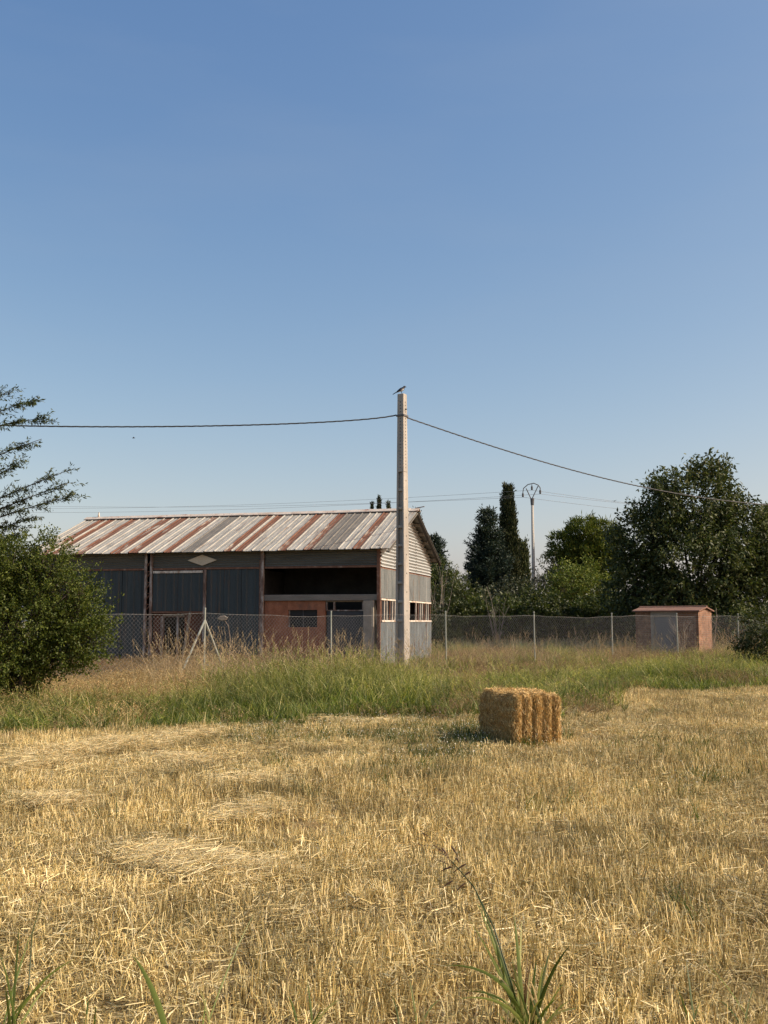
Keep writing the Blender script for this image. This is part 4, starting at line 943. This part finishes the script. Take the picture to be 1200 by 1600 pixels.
def patches(name, fn, k, mat):
    col = bpy.data.collections.new(name + '_patches')
    for i in range(k):
        V, F, r = merge(fn(np.random.default_rng(100 + i * 7 + len(name))))
        me = mesh_np('%s_patch_%d' % (name, i), V, F, r); me.materials.append(mat)
        col.objects.link(bpy.data.objects.new('%s_patch_%d' % (name, i), me))
    return col
def scatter(name, label, cat, col, P_, scl, seed, tilt=.08, zs=None):
    rng = np.random.default_rng(seed); n = len(P_)
    me = bpy.data.meshes.new(name); me.vertices.add(n); me.vertices.foreach_set('co', np.asarray(P_, np.float32).ravel())
    rot = np.stack([rng.normal(scale=tilt, size=n), rng.normal(scale=tilt, size=n), rng.random(n) * 2 * np.pi], 1)
    a = me.attributes.new('rot', 'FLOAT_VECTOR', 'POINT'); a.data.foreach_set('vector', rot.astype(np.float32).ravel())
    S = np.broadcast_to(np.asarray(scl, float)[:, None], (n, 3)).copy()
    if zs is not None: S[:, 2] *= zs
    a = me.attributes.new('scl', 'FLOAT_VECTOR', 'POINT'); a.data.foreach_set('vector', S.astype(np.float32).ravel())
    a = me.attributes.new('idx', 'INT', 'POINT'); a.data.foreach_set('value', rng.integers(0, len(col.objects), n).astype(np.int32))
    o = link(name, me); tag(o, label, cat, kind='stuff')
    g = bpy.data.node_groups.new(name + '_scatter', 'GeometryNodeTree')
    g.interface.new_socket('Geometry', in_out='INPUT', socket_type='NodeSocketGeometry'); g.interface.new_socket('Geometry', in_out='OUTPUT', socket_type='NodeSocketGeometry')
    N = g.nodes; L = g.links; gi = N.new('NodeGroupInput'); go = N.new('NodeGroupOutput')
    ci = N.new('GeometryNodeCollectionInfo'); ci.inputs['Collection'].default_value = col; ci.inputs['Separate Children'].default_value = True; ci.inputs['Reset Children'].default_value = True
    ip = N.new('GeometryNodeInstanceOnPoints'); ip.inputs['Pick Instance'].default_value = True
    def na(nm, ty):
        q = N.new('GeometryNodeInputNamedAttribute'); q.data_type = ty; q.inputs['Name'].default_value = nm; return q.outputs['Attribute']
    L.new(gi.outputs[0], ip.inputs['Points']); L.new(ci.outputs[0], ip.inputs['Instance'])
    L.new(na('rot', 'FLOAT_VECTOR'), ip.inputs['Rotation']); L.new(na('scl', 'FLOAT_VECTOR'), ip.inputs['Scale']); L.new(na('idx', 'INT'), ip.inputs['Instance Index'])
    L.new(ip.outputs[0], go.inputs[0])
    md = o.modifiers.new('scatter', 'NODES'); md.node_group = g
    return o

rngS = np.random.default_rng(9)
def field_points(cell, y0, y1, margin=1.35, jit=.5):
    """jittered grid over the ground the camera sees, a bit wider than the frame"""
    xs = np.arange(-40, 50, cell); ys = np.arange(y0, y1, cell); X, Y = np.meshgrid(xs, ys); X = X.ravel() + rngS.uniform(-jit, jit, X.size) * cell; Y = Y.ravel() + rngS.uniform(-jit, jit, Y.size) * cell
    k = np.abs(X) < (Y * .372 * margin + 1.0); return X[k], Y[k]
def vnoise(x, y, s, seed):
    r = np.random.default_rng(seed); v = 0
    for i in range(6):
        a = r.random() * 6.28; f = s * r.uniform(.6, 1.8); v = v + np.sin((x * np.cos(a) + y * np.sin(a)) * f + r.random() * 6.28)
    return v / 6 ** .5 * .6
def P3(X, Y, dz=0.0): return np.stack([X, Y, gz(X, Y) + dz], 1)
def PX(X, Y): return 600 + FPX * X / Y

# stubble
def stub(rng):
    a, _, _ = blades(rng, 320, .8, .05, .15, .0044, .12, .34, 2, .8, clump=5)
    b, _, _ = blades(rng, 230, .8, .03, .13, .0065, 1.3, .5, 3, .3, rnd=(.1, 1))
    return [a, b, lying(rng, 200, .9, .04, .15, .0038, .07)]
col_stub = patches('stubble', stub, 6, M['stubble'])
X, Y = field_points(.44, 3.0, 42.0); k = Y < bound(X) + .5 + 1.0 * vnoise(X, Y, 1.1, 4); X, Y = X[k], Y[k]
zs = np.clip(.85 + .42 * vnoise(X, Y, .9, 5), .3, 1.45)
scatter('stubble', 'cut golden wheat stubble covering the field', 'stubble', col_stub, P3(X, Y), rngS.uniform(.85, 1.15, len(X)), 1, .07, zs)
def matted(rng):
    a, _, _ = blades(rng, 120, .8, .04, .12, .0044, .3, .6, 2, .8, clump=4); b, _, _ = blades(rng, 160, .8, .03, .11, .007, 1.4, .6, 3, .3); return [a, b, lying(rng, 460, .9, .04, .16, .0036, .07, 0.0, .9, (.1, 1))]
col_mat = patches('matted', matted, 4, M['stubble'])
X, Y = field_points(.55, 3.0, 36.0); k = (Y < bound(X)) & (vnoise(X, Y, .75, 51) + rngS.normal(0, .15, len(X)) > .22); X, Y = X[k], Y[k]
scatter('matted_straw', 'flattened matted straw among the stubble', 'straw', col_mat, P3(X, Y, .015), rngS.uniform(.85, 1.2, len(X)), 22, .05)
# loose pale straw lying in swathes
def litter(rng): return [lying(rng, 260, .45, .05, .2, .0036, .07, 0.3, .8), lying(rng, 110, .6, .04, .16, .0034, .10)]
col_lit = patches('straw', litter, 4, M['straw'])
sw = []
def swath(px0, py0, px1, py1, wpx, n):
    for i in range(n):
        t = rngS.random(); p = gnd(px0 + (px1 - px0) * t + rngS.normal(0, 8), py0 + (py1 - py0) * t + rngS.normal(0, wpx)); sw.append((p.x, p.y))
swath(215, 1355, 430, 1385, 9, 16); swath(235, 1340, 300, 1375, 6, 5)
swath(0, 1200, 190, 1172, 4, 26); swath(150, 1180, 330, 1150, 4, 26); swath(240, 1196, 330, 1192, 3, 14); swath(40, 1205, 90, 1200, 3, 8); swath(60, 1108, 230, 1105, 3, 26)
swath(330, 1300, 430, 1270, 8, 6); swath(1090, 1098, 1200, 1096, 3, 12); swath(350, 1230, 480, 1250, 6, 6); swath(500, 1130, 650, 1140, 3, 10); swath(20, 1260, 140, 1280, 6, 5); swath(880, 1115, 1000, 1110, 3, 6)
sw = np.array(sw); scatter('loose_straw', 'pale loose straw left lying in swathes on the stubble', 'straw', col_lit, P3(sw[:, 0], sw[:, 1], .05), rngS.uniform(.7, 1.1, len(sw)), 2, .06)

# green rank grass, dry grass, tall seeding stalks
def green(rng):
    a, t, d = blades(rng, 84, .75, .2, .68, .022, 1.25, .4, 4, .1, clump=9)
    b, t2, d2 = blades(rng, 24, .7, .45, .85, .006, .5, .3, 3, .5, rnd=(.8, 1)); return [a, b, heads(rng, t2, d2, 7, .12, .035, .010, .4, (.85, 1))]
def greenlow(rng):
    a, t, d = blades(rng, 90, .75, .10, .38, .018, 1.2, .45, 3, .1, clump=9, rnd=(.1, 1)); return [a]
def dry(rng):
    a, t, d = blades(rng, 90, .7, .25, .7, .012, 1.0, .4, 3, .3, clump=7)
    b, t2, d2 = blades(rng, 46, .7, .5, .95, .006, .45, .25, 3, .5); return [a, b, heads(rng, t2, d2, 8, .14, .04, .012, .5)]
def tall(rng):
    a, t, d = blades(rng, 9, .6, .8, 1.45, .007, .5, .25, 4, .5, rnd=(.4, 1)); b, _, _ = blades(rng, 26, .5, .3, .75, .011, 1.0, .4, 3, .2); return [a, b, heads(rng, t, d, 16, .24, .045, .009, .45, (.3, .9))]
cg, cgl, cdr, ctl = patches('green_grass', green, 5, M['green']), patches('low_grass', greenlow, 4, M['green']), patches('dry_grass', dry, 5, M['dry']), patches('tall_stalk', tall, 4, M['pale'])
cgo = patches('golden_grass', dry, 4, M['golden'])
X, Y = field_points(.45, 11.0, 63.0, 1.25); b_ = bound(X); f_ = fence_y(X); s = (Y - b_) / (f_ - b_); px = PX(X, Y)
# keep clear of the barn floor
bxl = (X - BC.x) * bX.x + (Y - BC.y) * bX.y; byl = (X - BC.x) * bY.x + (Y - BC.y) * bY.y
ok = ~((bxl > -LEN - .1) & (bxl < .1) & (byl > -.15) & (byl < W + .1)) & (s + .07 * vnoise(X, Y, .9, 31) > .02)
hxl = (X - HO.x) * hx.x + (Y - HO.y) * hx.y; hyl = (X - HO.x) * hy.x + (Y - HO.y) * hy.y
ok &= ~((hxl > -.1) & (hxl < HWd + .1) & (hyl > -.1) & (hyl < HDp + .1))
u = rngS.random(len(X)) + .42 * vnoise(X, Y, .9, 8)
left = px < 300
is_green = ok & np.where(left, s < .42, np.where(px < 660, s < .62, s < .52)) & (u < .86)
is_low = is_green & (s < .16 + .06 * vnoise(X, Y, .8, 33))
is_dry = ok & ~is_green
is_gold = is_dry & (px < 330) & (s < 1.1)
is_dry2 = is_dry & ~is_gold
def sc_(mask, lo, hi): return rngS.uniform(lo, hi, mask.sum())
mk = is_green & ~is_low
hs = .7 + .5 * np.clip(s / .5, 0, 1) + .42 * vnoise(X, Y, .9, 11)
hs = hs * np.interp(px, [0, 240, 330, 580, 700, 960, 1060, 1200], [.42, .45, .85, .85, .52, .46, .62, .62])
scatter('green_grass', 'rank green grass growing along the field edge', 'grass', cg, P3(X[mk], Y[mk]), sc_(mk, .85, 1.2), 3, .12, np.clip(hs[mk], .25, 1.2))
mk = is_low; scatter('low_green_grass', 'low green grass where the stubble field ends', 'grass', cgl, P3(X[mk], Y[mk]), sc_(mk, .8, 1.2), 4, .1)
mk = is_gold; scatter('golden_grass', 'golden dry grass between the bush and the barn', 'grass', cgo, P3(X[mk], Y[mk]), sc_(mk, .8, 1.1), 5, .12, np.interp(px, [0, 120, 200], [.26, .3, .45])[mk])
mk = is_dry2; scatter('dry_grass', 'reddish dry grass along and behind the fence', 'grass', cdr, P3(X[mk], Y[mk]), sc_(mk, .8, 1.15), 6, .12, (np.clip(.38 + .26 * vnoise(X, Y, .8, 12), .2, 1.1) * np.interp(px, [250, 320, 560, 600, 660, 720], [.8, 1.0, 1.0, .35, .35, .9]) * rngS.uniform(.75, 1.25, len(X)))[mk])
mk = ok & (s > .45) & (s < 1.08) & (px > 230) & (rngS.random(len(X)) < np.interp(px, [230, 300, 560, 620, 1200], [.10, .55, .50, .12, .10]) * np.clip(1 + vnoise(X, Y, 1.0, 40), .1, 2))
scatter('tall_seeding_grass', 'tall pale seeding stalks in front of the fence', 'grass', ctl, P3(X[mk], Y[mk]), sc_(mk, .65, 1.1), 7, .14)
mk = ok & (s > 1.02) & (s < 1.9) & (px > 640) & (rngS.random(len(X)) < .16)
scatter('pale_stalks', 'pale dry stalks standing in the grass behind the fence', 'grass', ctl, P3(X[mk], Y[mk]), sc_(mk, .35, .9), 17, .16)
mk = ok & (s > .5) & (s < 1.9) & (px > 640) & (rngS.random(len(X)) < .10 * np.clip(1 + 1.5 * vnoise(X, Y, .6, 41), 0, 3))
scatter('green_tussocks', 'green tussocks among the dry grass by the fence', 'grass', cg, P3(X[mk], Y[mk]), sc_(mk, .7, 1.2), 18, .12, np.full(mk.sum(), .75))
# grey green plants at the foot of the hedge
def gw(rng):
    a, t, d = blades(rng, 60, .8, .25, .6, .05, 1.0, .5, 3, .2); return [a]
cgw = patches('grey_weed', gw, 3, M['greyweed'])
n = 90; pxs = rngS.uniform(690, 985, n); Ds = rngS.uniform(40, 45, n); X2 = np.array([xpx(p, d) for p, d in zip(pxs, Ds)])
scatter('grey_green_weeds', 'pale grey green weeds at the foot of the hedge', 'weeds', cgw, P3(X2, Ds * K), rngS.uniform(.9, 1.6, n), 8, .1)
# sparse green weeds and white flowers in the stubble
def weed(rng):
    a, t, d = blades(rng, 26, .28, .08, .30, .009, .7, .4, 3, .1, rnd=(0, .6)); return [a]
def flow(rng):
    a, t, d = blades(rng, 60, .6, .08, .2, .008, .6, .4, 3, .2, rnd=(0, .5)); return [a]
def flow2(rng):
    a, t, d = blades(rng, 12, .6, .10, .16, .004, .3, .3, 2, .5); h = leaf_quads(rng, t, unit(rng.normal(size=t.shape) + [0, 0, .6]), .013, .013); return [(h[0], h[1], h[2])]
cw, cf, cf2 = patches('weed', weed, 4, M['reed']), patches('low_weed', flow, 3, M['green']), patches('flower', flow2, 3, M['flower'])
X3, Y3 = field_points(.6, 4.2, 35.0, 1.2); px3 = PX(X3, Y3); k = (Y3 < bound(X3)) & (rngS.random(len(X3)) < np.clip(.14 + .22 * np.clip((px3 - 600) / 400, 0, 1) + .2 * vnoise(X3, Y3, .8, 15), 0, .5))
scatter('green_weeds', 'sparse green weeds sprouting among the stubble', 'weeds', cw, P3(X3[k], Y3[k]), rngS.uniform(.6, 1.25, k.sum()), 10, .15)
fl = []
for (a, b, c, d, n) in ((340, 700, 1128, 1165, 60), (690, 870, 1140, 1170, 46), (560, 760, 1150, 1210, 30), (950, 1200, 1160, 1260, 20)):
    for i in range(n): p = gnd(rngS.uniform(a, b), rngS.uniform(c, d)); fl.append((p.x, p.y))
fl = np.array(fl); scatter('low_weeds', 'low grey green flowering weeds around the bale', 'weeds', cf, P3(fl[:, 0], fl[:, 1]), rngS.uniform(.7, 1.2, len(fl)), 11, .1)
scatter('white_flowers', 'tiny white flowers scattered around the bale', 'flowers', cf2, P3(fl[:, 0], fl[:, 1]), rngS.uniform(.8, 1.1, len(fl)), 12, .05)

# ------------------------------------------------------------------ reed tufts at the camera's feet
def blade_mesh(pts, wd, fold=.25):
    """a long leaf: pts = world points from base to tip"""
    P_ = [Vector(p) for p in pts]; n = 9; V = []; F = []
    for i in range(n + 1):
        t = i / n; a = P_[0] * (1 - t) ** 2 + P_[1] * 2 * t * (1 - t) + P_[2] * t * t; d = ((P_[1] - P_[0]) * (1 - t) + (P_[2] - P_[1]) * t).normalized()
        s = d.cross(Vector((.25, -.95, .15))).normalized(); nn = s.cross(d); w_ = wd * .5 * min(1, .45 + t * 2.2) * (1 - t ** 2.6) + .0006
        V += [a - s * w_, a + nn * w_ * fold, a + s * w_]
    for i in range(n):
        for k in (0, 1): F.append((i*3+k, i*3+k+1, i*3+k+4, i*3+k+3))
    return V, F
def tuft(label, bpx, bD, leaves, stems=()):
    b = at(bpx, HZ, bD); zb_ = float(gz(b.x, b.y)); root = empty('reed_tuft', (b.x, b.y, zb_)); tag(root, label, 'plant', 'reed tufts at the near edge of the field'); rr = random.Random(int(bpx))
    o = Vector((b.x, b.y, zb_))
    for (tx, ty, dD, wd, bow) in leaves:
        tip = at(tx, ty, bD + dD) - o; base = Vector((rr.uniform(-.04, .04), rr.uniform(-.04, .04), 0)); mid = base.lerp(tip, .55) + Vector((-(tip.x) * bow, 0, abs(tip.x) * bow + tip.z * .12))
        V, F = blade_mesh((base, mid, tip), wd * (1 if bpx == 815 or wd > .02 else .7)); me = mesh_np('blade', np.array([tuple(v) for v in V]), np.array(F), np.full(len(V), rr.random()), True); link('blade', me, root, [M['reed']])
    for q in range(14 if bpx == 815 else 0):
        h = rr.uniform(.10, .30); a = rr.uniform(0, 6.28); tip = Vector((math.cos(a) * h * rr.uniform(.3, 1.1), math.sin(a) * h * rr.uniform(.3, .9), h)); base = Vector((rr.uniform(-.08, .08), rr.uniform(-.08, .08), 0))
        V, F = blade_mesh((base, base.lerp(base + tip, .5) + Vector((0, 0, h * rr.uniform(.1, .4))), base + tip), rr.uniform(.005, .011)); me = mesh_np('blade', np.array([tuple(v) for v in V]), np.array(F), np.full(len(V), rr.random()), True); link('blade', me, root, [M['reed'] if q % 3 else M['golden']])
    for (path, r) in stems:
        pts = [at(x, y, bD + d) - o for x, y, d in path]; mb = MB(); mb.tube([Vector((0, 0, 0))] + pts, [r] + [r * (1 - .6 * (i + 1) / len(pts)) for i in range(len(pts))], 5); so_ = mb.build('stem', M['reed'], root)
        rng = np.random.default_rng(5); e = pts[-1]; d = (pts[-1] - pts[-2]).normalized(); nb = 9
        Pp = np.array([tuple(e - d * .05 + d * .03 * i) for i in range(nb)]); Dd = unit(np.array([tuple(d)] * nb) + rng.normal(scale=.35, size=(nb, 3)) - np.array([.25, 0, 0]))
        V, F, rn = leafy(rng, Pp, Dd, 16, .10, .014, .004, .35, .1, .9, .002); link('panicle', mesh_np('panicle', V, F, rn), so_, [M['panicle']])
tuft('big reed tuft with a leaning brown panicle in the foreground', 815, 3.15,
     [(695, 1508, .05, .016, .35), (803, 1428, .1, .017, .05), (890, 1478, -.05, .017, .12), (862, 1480, .1, .013, .1), (745, 1545, .1, .014, .2), (838, 1500, 0, .016, .1), (870, 1560, -.1, .016, .1), (742, 1390, .25, .012, .02), (770, 1530, -.1, .016, .2), (800, 1500, .1, .015, .1), (850, 1540, .05, .014, .1), (720, 1560, -.1, .013, .3), (905, 1575, 0, .012, .2), (815, 1440, .15, .012, .04), (760, 1480, .2, .010, .06), (735, 1440, .25, .010, .05), (745, 1410, .2, .013, .03), (725, 1548, .05, .010, .3), (785, 1560, -.05, .016, .1), (828, 1520, .1, .018, .05), (850, 1505, 0, .012, .08), (805, 1520, -.1, .014, .1)],
     [([(800, 1540, .0), (772, 1450, .1), (740, 1385, .2), (705, 1345, .3)], .005)])
spike_o = [o_ for o_ in C.objects if o_.name.startswith('reed_tuft')][0]; so2 = Vector(spike_o.location)
for (x0, y0, x1, y1) in ((728, 1350, 708, 1364), (706, 1355, 688, 1362), (727, 1380, 712, 1394), (708, 1376, 691, 1388), (690, 1325, 700, 1338), (712, 1340, 718, 1350), (705, 1322, 716, 1340), (735, 1362, 722, 1372)):
    dD = random.uniform(.24, .32); A_ = at(x0, y0, 3.15 + dD) - so2; E_ = at(x1, y1, 3.15 + dD) - so2
    V, F = blade_mesh((A_, A_.lerp(E_, .5) + Vector((0, 0, .006)), E_), .0065, .6); link('spikelet', mesh_np('spikelet', np.array([tuple(v) for v in V]), np.array(F), np.full(len(V), random.random()), True), spike_o, [M['panicle']])
tuft('upright reed tuft in the lower left corner', 42, 3.25, [(30, 1448, .05, .013, .05), (115, 1500, .05, .017, .15), (0, 1490, 0, .012, .1), (48, 1460, .2, .012, .05), (66, 1540, 0, .013, .1), (8, 1540, -.1, .014, .1), (85, 1530, .1, .012, .1)],
     [([(45, 1540, 0), (50, 1460, .1), (66, 1400, .2)], .004)])
tuft('single broad reed leaf leaning left near the bottom', 275, 3.05, [(208, 1494, .1, .024, .12), (250, 1560, .1, .012, .2)])
tuft('short reed sprig between the leaning leaf and the corner', 160, 3.15, [(138, 1555, .1, .014, .15), (150, 1570, 0, .012, .1)])
tuft('small reed tuft left of the big one with crossing leaves', 485, 3.1, [(450, 1555, .1, .013, .15), (535, 1560, 0, .014, .2), (480, 1530, .1, .012, .05), (505, 1575, 0, .012, .1)])
tuft('slim reed sprig with three thin leaves at the bottom centre', 330, 3.15, [(312, 1545, .1, .009, .1), (322, 1560, .1, .009, .1), (396, 1430, .3, .008, .05)])
tuft('short upright reed tuft right of the big one', 1070, 3.2, [(1072, 1500, .1, .013, .05), (1058, 1545, 0, .012, .1), (1095, 1560, .05, .011, .1)])
tuft('thin bent reed sprig in the lower right corner', 1150, 3.25, [(1180, 1540, .1, .011, .2), (1120, 1560, .05, .010, .2), (1098, 1500, .3, .008, .3)])
tuft('low thin reed sprig just left of the big tuft', 640, 3.1, [(612, 1555, .1, .009, .2), (690, 1560, .1, .010, .2), (640, 1530, .1, .009, .05)])

# dry stalk with a flat head in front of the barn wall
dp = at(356, HZ, 21.6); dk = empty('dry_umbel_stalk', (dp.x, dp.y, float(gz(dp.x, dp.y)))); tag(dk, 'dry bent stalk with a flat beige seed head behind the braced fence post', 'plant')
o = Vector(dk.location); mb = MB(); mb.tube([(0, 0, 0), at(360, 1000, 21.6) - o, at(357, 978, 21.6) - o, at(349, 966, 21.6) - o], [.014, .012, .01, .008], 5); mb.build('stem', M['golden'] if False else M['wood'], dk)
c = at(348, 966, 21.6) - o; s = 21.6 / 1202; mb = MB(); rr = random.Random(4)
prof = [(-9.5, .5), (-4, -3.6), (3, -4.2), (8.5, -1), (5, 3.2), (-2, 4)]
mb.prism([(a * s, -b * s) for a, b in prof], c - Vector((0, .03, 0)), (1, 0, 0), (0, 0, 1), (0, 1, 0), .06); mb.build('seed_head', M['lintel'], dk, bevel=.015)

# ------------------------------------------------------------------ birds
def bird_body(pts, rad, n=10):
    mb = MB(); mb.tube(pts, rad, n); return mb
bp = at(627, 616, PD); bd = empty('magpie', (bp.x, bp.y, PH + .004)); bd.rotation_euler = (0, 0, R(8)); tag(bd, 'black and white magpie perched on top of the concrete pole', 'bird')
mb = MB(); body_pts = [(-.30, 0, -.02), (-.16, 0, .07), (-.11, 0, .105), (-.05, 0, .135), (.01, 0, .165), (.06, 0, .20), (.085, 0, .235), (.105, 0, .262), (.135, 0, .268), (.155, 0, .262), (.185, 0, .252)]
mb.tube(body_pts, [.012, .018, .035, .058, .068, .058, .040, .036, .034, .016, .003], 10)
me_o = mb.build('body', [M['magpie'], M['magwhite']], bd, smooth=True)
for p in me_o.data.polygons:
    c = p.center
    if -.06 < c.x < .06 and c.z < .15 + c.x * .6: p.material_index = 1
for sg in (-1, 1):
    mb = MB(); mb.tube([(.045, sg * .05, .19), (-.03, sg * .066, .14), (-.12, sg * .045, .085), (-.2, sg * .02, .05)], [.02, .032, .022, .004], 6); mb.build('wing', M['magpie'], bd, smooth=True)
    mb = MB(); mb.tube([(.0, sg * .025, .12), (.012, sg * .025, .05), (.0, sg * .025, .0)], [.012, .005, .005], 5); mb.tube([(-.015, sg * .025, .004), (.035, sg * .025, .004)], .004, 4); mb.build('leg', M['magpie'], bd)
for px, py, D, lab, rz in ((209, 684.5, 60, 'small dark bird flying above the left end of the barn', .2), (960, 783, 55, 'small dark bird flying left of the walnut tree', 1.0)):
    p = at(px, py, D); b = empty('flying_bird', p, rz); tag(b, lab, 'bird', 'birds in flight')
    mb = MB(); mb.tube([(-.14, 0, 0), (-.06, 0, .0), (.02, 0, .01), (.08, 0, .015), (.12, 0, .01)], [.01, .028, .035, .022, .004], 8); mb.build('body', M['magpie'], b, smooth=True)
    for sg in (-1, 1):
        mb = MB(); mb.prism([(-.05, 0), (.05, 0), (.035, .10), (-.02, .17), (-.05, .08)], (0, sg * .02, .012), (1, 0, 0), (0, sg * .94, .34), (0, 0, 1), .006); mb.build('wing', M['magpie'], b)
